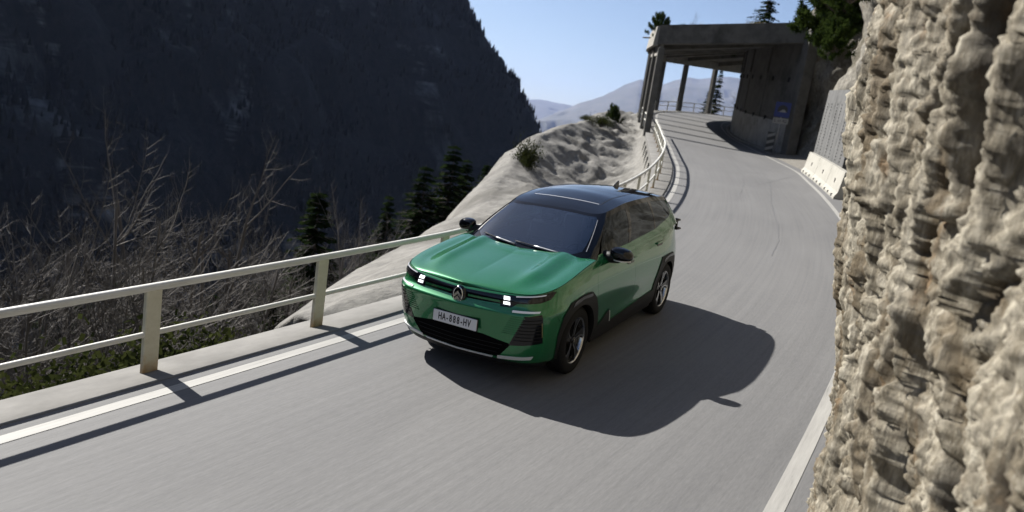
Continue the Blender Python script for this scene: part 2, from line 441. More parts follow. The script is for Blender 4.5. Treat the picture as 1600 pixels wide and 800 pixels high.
# thin dark cracks in the asphalt
def cracks():
    mb = MB()
    for (x, y, n, dx, dy, w) in [(-19, -1.6, 26, -.28, .02, .022), (-23.5, -3.0, 5, -.05, .22, .05), (-21.5, -2.9, 22, -.3, -.12, .016)]:
        p = []; r = random.Random(int(x * 7))
        for i in range(n): p.append((x + dx * i + r.uniform(-.03, .03), y + dy * i + r.uniform(-.025, .025)))
        V = []; F = []
        for i, q in enumerate(p):
            ww = w * r.uniform(.3, 1) * math.sin(math.pi * (i + .4) / n)
            d = np.array(p[min(i + 1, n - 1)]) - np.array(p[max(i - 1, 0)]); d /= np.linalg.norm(d) + 1e-9
            for s in (-1, 1):
                X, Y = q[0] - d[1] * ww * s, q[1] + d[0] * ww * s; V.append((X, Y, float(zr(X, Y)) + .003))
            if i: F.append((2 * i - 2, 2 * i - 1, 2 * i + 1, 2 * i))
        mb.add(V, F)
    for off, x0, x1, w in ((1.75, -7, -27, .017), (2.7, -16, -24, .012)):
        Q = offset(RLINE, off); i0, i1 = at_x(Q, x0), at_x(Q, x1); V = []; F = []; r = random.Random(int(off * 10)); nn = outer(Q); k = 0
        for i in range(i0, i1, 2):
            e = .10 * math.sin(i * .11) + r.uniform(-.02, .02); ww = w * r.uniform(.25, 1)
            for s in (-1, 1):
                q = Q[i] + nn[i] * (e + ww * s); V.append((q[0], q[1], float(zr(*q)) + .003))
            if k: F.append((2 * k - 2, 2 * k - 1, 2 * k + 1, 2 * k))
            k += 1
        mb.add(V, F)
    o = mb.build('asphalt_crack', mat('tar', (.15, .15, .152), .7)); o['kind'] = 'stuff'
cracks()
# ------------------------------------------------------------------ railing along the outer kerb
M['rail_paint'] = noisy('cream_rail_paint', (.70, .69, .63), (.86, .85, .79), 3, .5, 6, .15, .004, c2=(.50, .36, .17), scale2=6, p2=(.66, .76))
def post_mat():
    m = mat('cream_post_paint', (.6, .58, .48), .55)
    co = coords(m, 'Object'); f = noise(m, co, 7, 6, .7)
    sx = N(m, 'ShaderNodeSeparateXYZ'); L(m, co, sx.inputs[0])
    g = math_(m, 'ADD', math_(m, 'MULTIPLY', sx.outputs[2], -1.7), math_(m, 'MULTIPLY', f, 1.0))   # rust creeps up from the foot
    rust = ramp(m, g, [(.05, (0, 0, 0)), (.45, (1, 1, 1))])
    c = mixc(m, rust, ramp(m, f, [(.3, (.62, .59, .44)), (.7, (.80, .77, .62))]), (.42, .25, .09))
    setbase(m, c); return m
M['post'] = post_mat()
RAILQ_OFF = np.interp(-LLINE[:, 0], [-50, 0, 8, 16, 30, 90], [.62, .62, .63, .66, .70, .70])
RAILQ = offset(LLINE, RAILQ_OFF)
def rail_run(i0, i1, label, spacing=2.05, start=0.0):
    s = arc(RAILQ)
    c = RAILQ[i0]; root = empty('guard_railing', (c[0], c[1], float(zr(*c)) + kerb_h(c[0])), label, 'railing', 'railings along the outer edge of the road')
    o0 = np.array(root.location)
    idx = np.arange(i0, i1 + 1)
    for (h, r) in ((.90, .039), (.45, .027)):
        pts = [Vector((*(RAILQ[i]), float(zr(*RAILQ[i])) + kerb_h(RAILQ[i][0]) + h)) - root.location for i in idx[::3]]
        MB().tube(pts, r, 10).build('rail', M['rail_paint'], root, True)
    pm = None
    t = s[i0] + start
    while t <= s[i1] + 1e-6:
        i = int(np.argmin(np.abs(s - t))); q = RAILQ[i]
        d = RAILQ[min(i + 1, len(RAILQ) - 1)] - RAILQ[i - 1]
        if pm is None:
            b = MB().box((0, 0, .44), (.15, .055, .88), None, .008)
            b.box((0, 0, .009), (.20, .15, .016), None, .004)
            for bx in (-.07, .07):
                for by in (-.05, .05): b.box((bx, by, .022), (.022, .022, .014))
            pm = b.build('post', M['post'], root); p = pm
        else:
            p = pm.copy(); COL.objects.link(p); p.parent = root
        p.location = (q[0] - o0[0], q[1] - o0[1], float(zr(*q)) + kerb_h(q[0]) - o0[2])
        p.rotation_euler = (0, 0, math.atan2(d[1], d[0]))
        t += spacing
    return root
_sR = arc(RAILQ)
iA = at_x(RAILQ, -34.6)
i_start = at_x(RAILQ, 14)
# a post must stand at x = 4.16
_off = (_sR[at_x(RAILQ, 4.16)] - _sR[i_start]) % 2.05
rail_run(i_start, iA, 'long cream two bar railing on the kerb beside the green car', start=_off)
# ------------------------------------------------------------------ retaining wall under the outer kerb
M['wall_concrete'] = noisy('stained_concrete', (.30, .285, .25), (.46, .44, .39), 1.2, .9, 9, .45, .02, stretch=(1, 1, .35), c2=(.24, .15, .07), scale2=.8, p2=(.60, .74))
def retaining_wall():
    i0, i1 = at_x(LLINE, -5.5), at_x(LLINE, -79)
    c = LLINE[i0]; root = empty('retaining_wall', (c[0], c[1], float(zr(*c)) - 6), 'stained concrete retaining wall with buttresses carrying the outer edge of the road', 'retaining wall')
    o = np.array(root.location)
    idx = np.arange(i0, i1, 3)
    w = np.interp(-LLINE[:, 0], [-50, 0, 8, 16, 30, 90], [.74, .74, .76, .80, .9, .9])
    top = on_road(offset(LLINE, .06 + w), -.10)[idx]; bot = on_road(offset(LLINE, .35 + w), -6.5)[idx]
    topi = on_road(offset(LLINE, .0), -.12)[idx]
    V = np.stack([topi, top, bot], 1).reshape(-1, 3) - o
    mesh_np('wall_face', V, grid_faces(len(idx), 3), M['wall_concrete'], root, False)
    s = arc(LLINE); t = s[i0] + 1.0; first = None
    while t < s[at_x(LLINE, -36)]:
        i = int(np.argmin(np.abs(s - t))); q = offset(LLINE, .20 + w)[i]; d = LLINE[i + 1] - LLINE[i - 1]; ang = math.atan2(d[1], d[0])
        if first is None:
            b = MB(); b.add([(-.22, -.35, -6), (.22, -.35, -6), (.22, .65, -6), (-.22, .65, -6), (-.22, -.35, -.3), (.22, -.35, -.3), (.22, .10, -.3), (-.22, .10, -.3)],
                            [(0, 1, 5, 4), (1, 2, 6, 5), (2, 3, 7, 6), (3, 0, 4, 7), (4, 5, 6, 7)])
            first = b.build('buttress', M['wall_concrete'], root); p = first
        else: p = first.copy(); COL.objects.link(p); p.parent = root
        p.location = (q[0] - o[0], q[1] - o[1], float(zr(*q)) - o[2]); p.rotation_euler = (0, 0, ang)
        t += 2.6
retaining_wall()
# ------------------------------------------------------------------ the rock shed (avalanche gallery)
COLS = [(-35.8, -11.95), (-40.6, -14.0), (-45.9, -16.2), (-51.3, -18.3), (-57, -20.2), (-61.8, -20.7), (-67.2, -20.1), (-72.6, -18.5), (-76.6, -16.0), (-79.6, -12.6)]
WALLQ = smooth_line([(-36.6, -3.8), (-40.1, -6.4), (-44.2, -8.3), (-50.1, -10.3), (-53.8, -11.3), (-57.5, -12.0), (-61, -12.2), (-64, -11.4), (-66.3, -9.4), (-67.6, -6.5), (-68.5, -2)], .5)
M['wash'] = noisy('dirty_whitewash', (.34, .33, .31), (.50, .49, .46), 1.5, .9, 8, .2, .01, c2=(.20, .195, .18), scale2=.9, p2=(.5, .72))
def gallery():
    root = empty('avalanche_gallery', (-35.8, -11.95, float(zr(-35.8, -11.95))), 'concrete avalanche gallery over the uphill road, open columns on the valley side and dark inside', 'gallery')
    o = np.array(root.location)
    Cq = smooth_line(COLS, .5)
    # columns
    first = None
    for i, (x, y) in enumerate(COLS):
        a = np.array(COLS[max(i - 1, 0)]); b = np.array(COLS[min(i + 1, len(COLS) - 1)]); d = b - a
        if first is None:
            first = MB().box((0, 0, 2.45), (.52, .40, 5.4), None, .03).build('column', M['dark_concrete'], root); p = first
        else: p = first.copy(); COL.objects.link(p); p.parent = root
        p.location = (x - o[0], y - o[1], float(zr(x, y)) - o[2]); p.rotation_euler = (0, 0, math.atan2(d[1], d[0]))
    n = 90
    t = np.linspace(0, 1, n)
    Cr = np.stack([np.interp(t, arc(Cq) / arc(Cq)[-1], Cq[:, k]) for k in (0, 1)], 1)
    Wr = np.stack([np.interp(t, arc(WALLQ) / arc(WALLQ)[-1], WALLQ[:, k]) for k in (0, 1)], 1)
    zo = zr(Cr[:, 0], Cr[:, 1]); zi = zr(Wr[:, 0], Wr[:, 1])
    zt_o = zo + 6.35; zt_i = np.maximum(zi + 7.55, zt_o + .4)
    zs_o = zo + 5.35; zs_i = zt_i - 1.0
    def loft(name, rings, m, close=True):
        R = np.stack(rings, 1); k = R.shape[1]
        V = (R.reshape(-1, 3) - o); F = []
        nn = R.shape[0]
        for i in range(nn - 1):
            for j in range(k if close else k - 1):
                F.append((i * k + j, i * k + (j + 1) % k, (i + 1) * k + (j + 1) % k, (i + 1) * k + j))
        if close: F.append(tuple(range(k - 1, -1, -1))); F.append(tuple((nn - 1) * k + j for j in range(k)))
        return mesh(name, V, F, m, root)
    def pt(Q, z): return np.column_stack([Q, z])
    u = (Wr - Cr); u /= np.linalg.norm(u, axis=1, keepdims=True)
    # roof slab
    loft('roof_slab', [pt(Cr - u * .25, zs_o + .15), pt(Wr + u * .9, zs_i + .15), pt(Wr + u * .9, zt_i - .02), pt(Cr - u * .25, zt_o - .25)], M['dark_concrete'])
    # outer fascia panels, pale where the sun reaches them
    sC = arc(Cr)
    for i in range(len(COLS) - 1):
        a, b = [int(np.argmin(((Cr - np.array(q)) ** 2).sum(1))) for q in (COLS[i], COLS[i + 1])]
        if i == 0: a = 0
        if b - a < 2: continue
        sl = slice(a, b + 1); q = Cr[sl]; uu = u[sl]
        e = np.linspace(0, 1, b - a + 1); q = q + (q[-1] - q[0]) * ((e - .5) * -.006)[:, None]
        R = [pt(q - uu * .26, zo[sl] + 5.28), pt(q - uu * .26, zt_o[sl] + .1 + .05 * (i % 2)), pt(q - uu * .46, zt_o[sl] + .1 + .05 * (i % 2)), pt(q - uu * .58, zo[sl] + 5.28)]
        loft('fascia_panel', R, M['wall_concrete'])
        # lintel and the pale upstand set back between the columns
        R = [pt(q - uu * .12, zo[sl] + 4.72), pt(q + uu * .12, zo[sl] + 4.72), pt(q + uu * .12, zo[sl] + 5.55), pt(q - uu * .12, zo[sl] + 5.55)]
        loft('lintel', R, M['concrete'])
    # portal beam and cross beams
    def cross(i, name, h0, h1, w, ext=0):
        a, b = Cr[i], Wr[i]; d = (b - a) / np.linalg.norm(b - a); nrm = np.array([-d[1], d[0]])
        V = []
        for q, zz, e in ((a - d * .25, zt_o[i], 0), (b + d * (.5 + ext), zt_i[i], 0)):
            for s in (-1, 1):
                V.append((*(q + nrm * w * s / 2), zz - h1)); V.append((*(q + nrm * w * s / 2), zz - h0))
        V = np.array(V) - o
        F = [(0, 1, 3, 2), (4, 6, 7, 5), (0, 4, 5, 1), (2, 3, 7, 6), (0, 2, 6, 4), (1, 5, 7, 3)]
        mesh(name, V, F, M['dark_concrete'], root)
    cross(0, 'portal_beam', -.12, 1.0, .5, 1.2)
    for c in COLS[1:-1]:
        cross(int(np.argmin(((Cr - np.array(c)) ** 2).sum(1))), 'cross_beam', .55, 1.28, .42)
    # inner wall of tall concrete panels, whitewashed at the foot
    sW = arc(WALLQ); step = 2.35; k = 0
    while (k + 1) * step < sW[-1]:
        ts = np.linspace(k * step + .02, (k + 1) * step - .02, 5)
        Q = np.stack([np.interp(ts, sW, WALLQ[:, c]) for c in (0, 1)], 1); nn = -outer(Q) # into the rock
        j = [int(np.argmin(((Wr - q) ** 2).sum(1))) for q in Q]
        zz = zr(Q[:, 0], Q[:, 1]); ztop_ = np.array([zs_i[m] for m in j]) + .2
        back = .04 * (k % 2)
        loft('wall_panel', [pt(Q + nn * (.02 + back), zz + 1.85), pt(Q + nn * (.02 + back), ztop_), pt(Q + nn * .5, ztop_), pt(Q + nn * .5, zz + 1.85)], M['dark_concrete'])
        loft('wall_plinth', [pt(Q - nn * .02, zz - .5), pt(Q - nn * .02, zz + 1.86), pt(Q + nn * .5, zz + 1.86), pt(Q + nn * .5, zz - .5)], M['wash'])
        if k % 2 == 0 and k < 16:
            q = Q[0]; b = MB(); ang = math.atan2(*(Q[1] - Q[0])[::-1])
            H = ztop_[0] - zz[0]
            b.box((0, 0, 0), (.10, .12, H - 4.6), Matrix.Rotation(ang, 3, 'Z')).build('rib', M['dark_concrete'], root).location = Vector((q[0], q[1], zz[0] + 4.6 + (H - 4.6) / 2)) - Vector(o)
        # small drain holes
        if k < 12:
            for hh in (1.9, 4.3):
                q = Q[2] - nn[2] * .01; b = MB().box((0, 0, 0), (.16, .07, .26), Matrix.Rotation(math.atan2(*(Q[3] - Q[2])[::-1]), 3, 'Z'))
                b.build('drain', M['black_hole'], root).location = Vector((q[0], q[1], zz[2] + hh)) - Vector(o)
        k += 1
    # end pier at the mouth
    q = WALLQ[0]; d = WALLQ[1] - WALLQ[0]; ang = math.atan2(d[1], d[0])
    z0 = float(zr(*q))
    MB().box((0, 0, 0), (.7, .62, zt_i[0] - z0 + .2), Matrix.Rotation(ang, 3, 'Z'), .03).build('end_pier', M['dark_concrete'], root).location = Vector((q[0] + .25, q[1] + .33, (zt_i[0] + z0) / 2 - .3)) - Vector(o)
    # low inner kerb
    iW = offset(WALLQ, .33); iW2 = offset(WALLQ, .12)
    R = [pt(iW, zr(iW[:, 0], iW[:, 1]) - .05), pt(iW, zr(iW[:, 0], iW[:, 1]) + .13), pt(iW2, zr(iW2[:, 0], iW2[:, 1]) + .13), pt(iW2, zr(iW2[:, 0], iW2[:, 1]) - .05)]
    loft('inner_kerb', R, M['concrete'])
    # spout sticking out of the fascia
    MB().tube([(0, 0, 0), (-.28, -.62, .02)], .05, 8).build('drain_spout', M['dark_concrete'], root).location = Vector((-39.6, -14.2, float(zr(-39.6, -14.2)) + 5.85)) - Vector(o)
    return Cr, Wr, zt_o, zt_i, u
M['black_hole'] = mat('hole_dark', (.012, .012, .012), .9)
GC, GW, GZO, GZI, GU = gallery()
# railing bays between the gallery columns
def bay_railings():
    proto = None
    for i in range(len(COLS) - 1):
        a, b = np.array(COLS[i]), np.array(COLS[i + 1]); d = (b - a) / np.linalg.norm(b - a)
        a2, b2 = a + d * .42, b - d * .42
        lab = ['short cream railing between the two gallery columns nearest the car', 'short cream railing in the second bay of the gallery from the mouth', 'short cream railing in the third bay of the gallery from the mouth',
               'short cream railing in the fourth bay of the gallery', 'short cream railing before the bend inside the gallery', 'cream railing across the opening just past the gallery bend', 'cream railing under the dark fir in the far gallery opening',
               'cream railing in front of the brown bushes seen through the gallery', 'last cream railing beside the dark inner wall of the gallery'][i]
        za, zb = float(zr(*a2)), float(zr(*b2))
        root = empty('bay_railing', (*a2, za), lab, 'railing', 'railings between the gallery columns')
        v = Vector((b2[0] - a2[0], b2[1] - a2[1], zb - za))
        for h, r in ((.93, .045), (.5, .035)): MB().tube([Vector((0, 0, h)), v + Vector((0, 0, h))], r, 6).build('rail', M['rail_paint'], root, True)
        for t in (.02, .5, .98):
            MB().box(v * t + Vector((0, 0, .45)), (.11, .07, .9), None).build('post', M['rail_paint'], root)
bay_railings()
# ------------------------------------------------------------------ tunnel sign and hazard marker at the mouth
def text_mesh(name, s, size, mat_, parent, M4, extrude=.002, sx=1.0, bold=0.0):
    cu = bpy.data.curves.new(name, 'FONT'); cu.body = s; cu.size = size; cu.align_x = 'CENTER'; cu.align_y = 'CENTER'; cu.extrude = extrude; cu.offset = bold
    ob = bpy.data.objects.new(name, cu); COL.objects.link(ob)
    bpy.context.view_layer.update()
    me = bpy.data.meshes.new_from_object(ob.evaluated_get(bpy.context.evaluated_depsgraph_get()))
    bpy.data.objects.remove(ob)
    me.transform(Matrix.Diagonal((sx, 1, 1, 1)))
    q = link(name, me, mat_, parent); me.materials.clear(); me.materials.append(mat_)
    q.matrix_local = M4; return q
def sign():
    x, y = -35.75, -4.15; z0 = float(zr(x, y))
    root = empty('tunnel_sign', (x, y, z0), 'blue square tunnel sign with a white plate below, at the dark gallery mouth', 'road sign')
    ang = math.atan2(3.68 - y, 8.18 - x)
    blue = mat('sign_blue', (.010, .028, .20), .45); wh = mat('sign_white', (.34, .33, .31), .5); bk = mat('sign_black', (.015, .015, .015), .5); steel = mat('galvanised', (.32, .32, .32), .45, .8)
    R = Matrix.Rotation(ang, 4, 'Z') @ Matrix.Rotation(math.radians(90), 4, 'X') @ Matrix.Rotation(math.radians(90), 4, 'Y') if False else None
    # local frame: X right across the plate, Y up, Z towards the road user
    fx = Vector((-math.sin(ang), math.cos(ang), 0)); fz = Vector((math.cos(ang), math.sin(ang), 0)); fy = Vector((0, 0, 1))
    B = Matrix((fx, fy, fz)).transposed().to_4x4()
    def at(px, py, pz): 
        m = B.copy(); m.translation = fx * px + fy * py + fz * pz; return m
    def plate(nm, w, h, m, px, py, pz, th=.025, r=.05):
        bm = bmesh.new(); pts = []
        for cx, cy, a0 in ((w/2 - r, h/2 - r, 0), (-w/2 + r, h/2 - r, 90), (-w/2 + r, -h/2 + r, 180), (w/2 - r, -h/2 + r, 270)):
            for k in range(5): a = math.radians(a0 + k * 22.5); pts.append((cx + r * math.cos(a), cy + r * math.sin(a)))
        V = [(p[0], p[1], 0) for p in pts] + [(p[0], p[1], -th) for p in pts]; n = len(pts)
        F = [tuple(range(n)), tuple(range(2 * n - 1, n - 1, -1))] + [(i, i + n, (i + 1) % n + n, (i + 1) % n) for i in range(n)]
        ob = mesh(nm, V, F, m, root); ob.matrix_local = at(px, py, pz); return ob
    plate('panel', .84, .84, blue, 0, 2.58, 0)
    plate('border', .80, .80, wh, 0, 2.58, .004, .003) if False else None
    # tunnel pictogram: dark horseshoe mouth and the road running into it
    V = []; n = 14
    for k in range(n + 1): a = math.pi * k / n; V.append((.27 * math.cos(a), .02 + .24 * math.sin(a), 0))
    V = [(.27, -.14, 0)] + V + [(-.27, -.14, 0)]
    F = [tuple(range(len(V)))]
    ob = mesh('tunnel_pictogram', V, F, bk, root); ob.matrix_local = at(0, 2.58, .005)
    ob = mesh('pictogram_road', [(-.20, -.14, 0), (.20, -.14, 0), (.10, .0, 0), (-.02, .0, 0)], [(0, 1, 2, 3)], wh, root); ob.matrix_local = at(.02, 2.58, .009)
    plate('name_plate', .84, .32, wh, 0, 1.95, 0, .02, .03)
    text_mesh('lettering', 'L m 42', .24, bk, root, at(0, 1.95, .004), .001)
    MB().tube([(0, 0, -.1), (0, 0, 3.0)], .038, 8).build('post', steel, root, True).location = fz * -.06
    # chevron hazard post
    x, y = -36.2, -4.55; r2 = empty('hazard_marker', (x, y, float(zr(x, y))), 'black hazard marker with white slanted stripes at the foot of the gallery wall', 'marker')
    def ab(px, py, pz): m = B.copy(); m.translation = fx * px + fy * py + fz * pz; return m
    ob = mesh('board', [(-.22, .1, 0), (.22, .1, 0), (.22, 1.25, 0), (-.22, 1.25, 0), (-.22, .1, -.03), (.22, .1, -.03), (.22, 1.25, -.03), (-.22, 1.25, -.03)],
              [(0, 1, 2, 3), (7, 6, 5, 4), (0, 4, 5, 1), (1, 5, 6, 2), (2, 6, 7, 3), (3, 7, 4, 0)], bk, r2); ob.matrix_local = ab(0, 0, 0)
    for k in range(3):
        y0 = .15 + k * .38
        ob = mesh('stripe', [(-.21, y0, 0), (-.21, y0 + .17, 0), (.21, y0 + .34, 0), (.21, y0 + .17, 0)][::-1], [(0, 1, 2, 3)], wh, r2); ob.matrix_local = ab(0, 0, .004)
    MB().tube([(0, 0, -.1), (0, 0, 1.2)], .03, 6).build('post', steel, r2).location = fz * -.05
sign()
# ------------------------------------------------------------------ concrete barriers and the ribbed concrete slab behind them
def barriers():
    Q = offset(RLINE, -.28); s = arc(Q); t = s[at_x(Q, -18.6)]; prof = [(-.0, 0), (.0, .08), (.10, .24), (.20, .95), (.38, .95), (.46, .08), (.46, 0)]
    labs = ['pale concrete road barrier nearest the rock wall', 'pale concrete road barrier in the middle of the row', 'pale concrete road barrier at the uphill end, next to the dark gallery mouth']
    for k in range(3):
        L_ = 3.1; i0 = int(np.argmin(np.abs(s - t - k * L_))); i1 = int(np.argmin(np.abs(s - t - (k + 1) * L_)))
        a, b = Q[i0], Q[i1]; d = (b - a) / np.linalg.norm(b - a); nn = np.array([d[1], -d[0]])
        a2, b2 = a + d * .02, b - d * .02
        root = empty('road_barrier', (*a2, float(zr(*a2))), labs[k], 'barrier', 'concrete barriers in front of the ribbed slab')
        n = len(prof); V = []
        for q in (a2, b2):
            for (w, h) in prof: V.append((*(q + nn * w), float(zr(*q)) + h))
        V = np.array(V) - np.array(root.location)
        F = [(i, i + 1, n + i + 1, n + i) for i in range(n - 1)] + [tuple(range(n - 1, -1, -1)), tuple(range(n, 2 * n))]
        mesh('block', V, F, M['white_concrete'], root)
        for e in (.2, .5, .8): # drain notches at the foot
            p = a2 + (b2 - a2) * e + nn * .012
            MB().box((0, 0, 0), (.13, .06, .09), Matrix.Rotation(math.atan2(d[1], d[0]), 3, 'Z')).build('notch', M['black_hole'], root).location = Vector((p[0], p[1], float(zr(*p)) + .085)) - root.location
        p = a2 + (b2 - a2) * .45 + nn * .135
        MB().box((0, 0, 0), (.09, .03, .16), Matrix.Rotation(math.atan2(d[1], d[0]), 3, 'Z')).build('lifting_slot', M['black_hole'], root).location = Vector((p[0], p[1], float(zr(*p)) + .52)) - root.location
    # slab
    Q = offset(RLINE, -.80); s = arc(Q); t = s[at_x(Q, -21.6)]
    ia, ib = int(np.argmin(np.abs(s - t))), int(np.argmin(np.abs(s - t - 7.0)))
    a, b = Q[ia], Q[ib]; d = (b - a) / np.linalg.norm(b - a); nn = np.array([d[1], -d[0]])
    root = empty('ribbed_slab', (*a, float(zr(*a))), 'leaning grey concrete slab with rows of ribs behind the road barriers', 'concrete slab')
    Lw = np.linalg.norm(b - a); H = 3.8; lean = .12
    def P(u, v, w): q = a + d * u + nn * (lean * v / H + w); return Vector((*q, float(zr(*a)) + (float(zr(*b)) - float(zr(*a))) * u / Lw + v)) - root.location
    g = noisy('grey_slab', (.12, .121, .12), (.20, .20, .197), 2.5, .9, 8, .3, .01, c2=(.08, .08, .079), scale2=1.2, p2=(.5, .7))
    def blk(nm, u0, u1, v0, v1, w0, w1, m):
        V = [P(u, v, w) for u in (u0, u1) for v in (v0, v1) for w in (w0, w1)]
        return mesh(nm, V, [(0, 1, 3, 2), (4, 6, 7, 5), (0, 4, 5, 1), (2, 3, 7, 6), (0, 2, 6, 4), (1, 5, 7, 3)], m, root)
    nP = 3
    for k in range(nP): blk('slab_panel', Lw * k / nP + .02, Lw * (k + 1) / nP - .02, -.2, H - .5 * k * 0, .0, .35, g)
    for k in range(nP):
        for c in (.35, .75):
            u = Lw * (k + c) / nP
            for r in range(17): blk('rib', u - .09, u + .09, 1.0 + r * .135, 1.06 + r * .135, -.022, .0, g)
barriers()
# ------------------------------------------------------------------ rock
def rock_mat(name, pale, mid, dark, lichen, sc=1.0, bd=.03, stretch=(1, 1, .6), ochre=None, bs=.8):
    m = mat(name, mid, .92); co = coords(m, 'Object', stretch)
    f = noise(m, co, 2.2 * sc, 9, .68, .4); f2 = noise(m, co, 11 * sc, 8, .7); f3 = noise(m, co, .9 * sc, 5, .6, .8)
    c = ramp(m, f, [(.34, dark), (.47, mid), (.62, pale)])
    c = mixc(m, .5, c, ramp(m, f2, [(.36, dark), (.5, mid), (.62, pale)]))
    c = mixc(m, ramp(m, f3, [(.50, (0, 0, 0)), (.62, (.8, .8, .8))]), c, lichen)
    if ochre is not None:
        f4 = noise(m, co, 1.7 * sc, 4, .6, 1.2); c = mixc(m, ramp(m, f4, [(.62, (0, 0, 0)), (.72, (.75, .75, .75))]), c, ochre)
    setbase(m, c)
    hh = math_(m, 'ADD', math_(m, 'MULTIPLY', f2, .6), f); bump(m, hh, bs, bd)
    return m
M['near_rock'] = rock_mat('limestone_near', (.62, .57, .46), (.27, .235, .17), (.040, .030, .018), (.12, .082, .038), 2.4, .02, (1, 1, .28), (.19, .10, .03), 1.0)
M['cliff_rock'] = rock_mat('limestone_cliff', (.44, .41, .35), (.26, .24, .20), (.09, .082, .068), (.10, .085, .05), .8, .12, (1, 1, .6), (.22, .14, .05))
M['outcrop_rock'] = rock_mat('limestone_outcrop', (.33, .315, .285), (.235, .225, .202), (.10, .095, .087), (.12, .112, .095), .5, .10, (.45, 1, .8), None, .8)

def moss_shade_layer(m):  # dark brown over the rock colour: painted cleft shade plus random mossy patches
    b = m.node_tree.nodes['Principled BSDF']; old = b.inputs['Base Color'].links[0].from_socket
    a = N(m, 'ShaderNodeAttribute'); a.attribute_name = 'moss_shade'; co = coords(m, 'Object')
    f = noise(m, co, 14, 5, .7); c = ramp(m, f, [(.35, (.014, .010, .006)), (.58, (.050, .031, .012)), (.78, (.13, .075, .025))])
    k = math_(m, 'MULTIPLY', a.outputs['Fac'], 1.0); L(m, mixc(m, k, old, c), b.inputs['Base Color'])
moss_shade_layer(M['near_rock'])
def near_rock():
    # the face runs along the right edge of the road, a heightfield towards the road
    xs = np.concatenate([np.linspace(12, 7.2, 60)[:-1], np.linspace(7.2, -1.2, 700)[:-1], np.linspace(-1.2, -10, 130)])
    zs = np.concatenate([np.linspace(-1.0, 4.4, 400)[:-1], np.linspace(4.4, 7.5, 70)])
    X, Z = np.meshgrid(xs, zs, indexing='ij')
    base = np.interp(-xs, [-12, -8, -6, -5, -4.2, -3.5, -3, -2, -1, 0, 1.2, 2.4, 4, 10], [5.4, 4.8, 4.26, 3.92, 3.61, 3.37, 3.26, 3.24, 3.28, 3.36, 3.6, 4.2, 4.7, 5.2])[:, None]
    lean = np.interp(Z, [-1, .06, .8, 1.4, 1.83, 2.87, 3.46, 5, 7], [.30, .26, .19, .08, .0, -.10, -.10, 0, .5])
    lean = lean * np.interp(X, [-10, -2, 1.5, 4, 9], [1, 1, 1, .8, .5])
    P = np.stack([X, 0 * X, Z], -1)
    wx = .35 * fbm(P * [.8, 1, .6] + 55, 2); Pw = P + np.stack([wx, 0 * wx, .6 * wx], -1)
    def billow(Q, oct, gain=.5):
        t = 0; a = 1.0
        for k in range(oct): t = t + a * (np.abs(pnoise(Q * 2.05 ** k + 13.7 * k)) * 2 - .45); a *= gain
        return t
    big = fbm(Pw * [.6, 1, .30] + 3.1, 3)
    folds = billow(Pw * [2.1, 1, .50] + 9.7, 2)
    lumps = billow(Pw * [5.2, 1, 3.3] + 19.7, 3, .55)
    grit = billow(P * [17, 1, 12] + 31, 3, .65)
    pits = np.clip(pnoise(P * [9.5, 1, 6.6] + 61) - .12, 0, 1) + .6 * np.clip(pnoise(P * [21, 1, 16] + 67) - .10, 0, 1)
    near = np.interp(X, [-2, 1, 4], [.6, .75, 1.0])
    def facets(sx, sz, seed, warp=.35):
        # broken planes: every jittered cell is a small tilted face with a step to its neighbours
        q = np.stack([X * sx, Z * sz], -1) + warp * np.stack([pnoise(P * [sx * 1.7, 1, sz * 1.7] + seed), pnoise(P * [sx * 1.7, 1, sz * 1.7] + seed + 40)], -1)
        I = np.floor(q).astype(int); best = np.full(X.shape, 9.); out = np.zeros(X.shape)
        for a in (-1, 0, 1):
            for b in (-1, 0, 1):
                c = I + [a, b]; h = _perm[_perm[(c[..., 0] + seed) & 255] + (c[..., 1] & 255)]
                r1, r2, r3, r4, r5 = [(_perm[h + k] / 255.) for k in (1, 2, 3, 4, 5)]
                dx, dz = q[..., 0] - c[..., 0] - r1, q[..., 1] - c[..., 1] - r2; d = dx * dx + dz * dz
                v = (r3 - .5) + 1.1 * (r4 - .5) * dx + 1.1 * (r5 - .5) * dz; m = d < best
                out = np.where(m, v, out); best = np.minimum(best, d)
        return out
    fc = .13 * facets(2.9, .50, 7, .25) + .045 * facets(7.5, 1.6, 19, .3) + .014 * facets(16, 9, 31, .3)
    disp = (.10 * big + .09 * folds + .042 * lumps + .024 * grit - .13 * pits + fc) * near
    # deep slanting clefts, their shade painted in as dark mossy brown
    moss_shade = 0 * X
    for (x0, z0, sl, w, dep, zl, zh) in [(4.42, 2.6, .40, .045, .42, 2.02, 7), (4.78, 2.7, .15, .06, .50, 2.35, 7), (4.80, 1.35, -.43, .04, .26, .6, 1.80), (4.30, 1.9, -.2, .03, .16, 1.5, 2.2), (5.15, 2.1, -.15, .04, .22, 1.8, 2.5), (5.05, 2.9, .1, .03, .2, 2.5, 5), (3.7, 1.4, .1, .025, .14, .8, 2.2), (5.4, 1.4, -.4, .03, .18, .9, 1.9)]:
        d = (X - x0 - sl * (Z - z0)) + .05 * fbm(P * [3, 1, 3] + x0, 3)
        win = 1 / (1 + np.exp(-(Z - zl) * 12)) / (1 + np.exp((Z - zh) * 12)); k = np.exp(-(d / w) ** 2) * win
        disp -= dep * k; moss_shade = np.maximum(moss_shade, np.exp(-(d / (w * 1.7)) ** 2) * win)
    moss_shade = np.clip(moss_shade * 1.6 + .6 * fbm(P * [4, 1, 3] + 88, 3) - .35, 0, 1)
    Y = base + lean - disp
    zg = zr(X, np.full_like(X, 3.6))
    Y = Y + .12 * np.clip(-(Z - zg), 0, 1)
    V = np.stack([X, Y, Z + .0 * X], -1).reshape(-1, 3)
    # cap: let the top roll back into the hill
    o = mesh_np('rock_wall', V, grid_faces(len(xs), len(zs)), M['near_rock'])
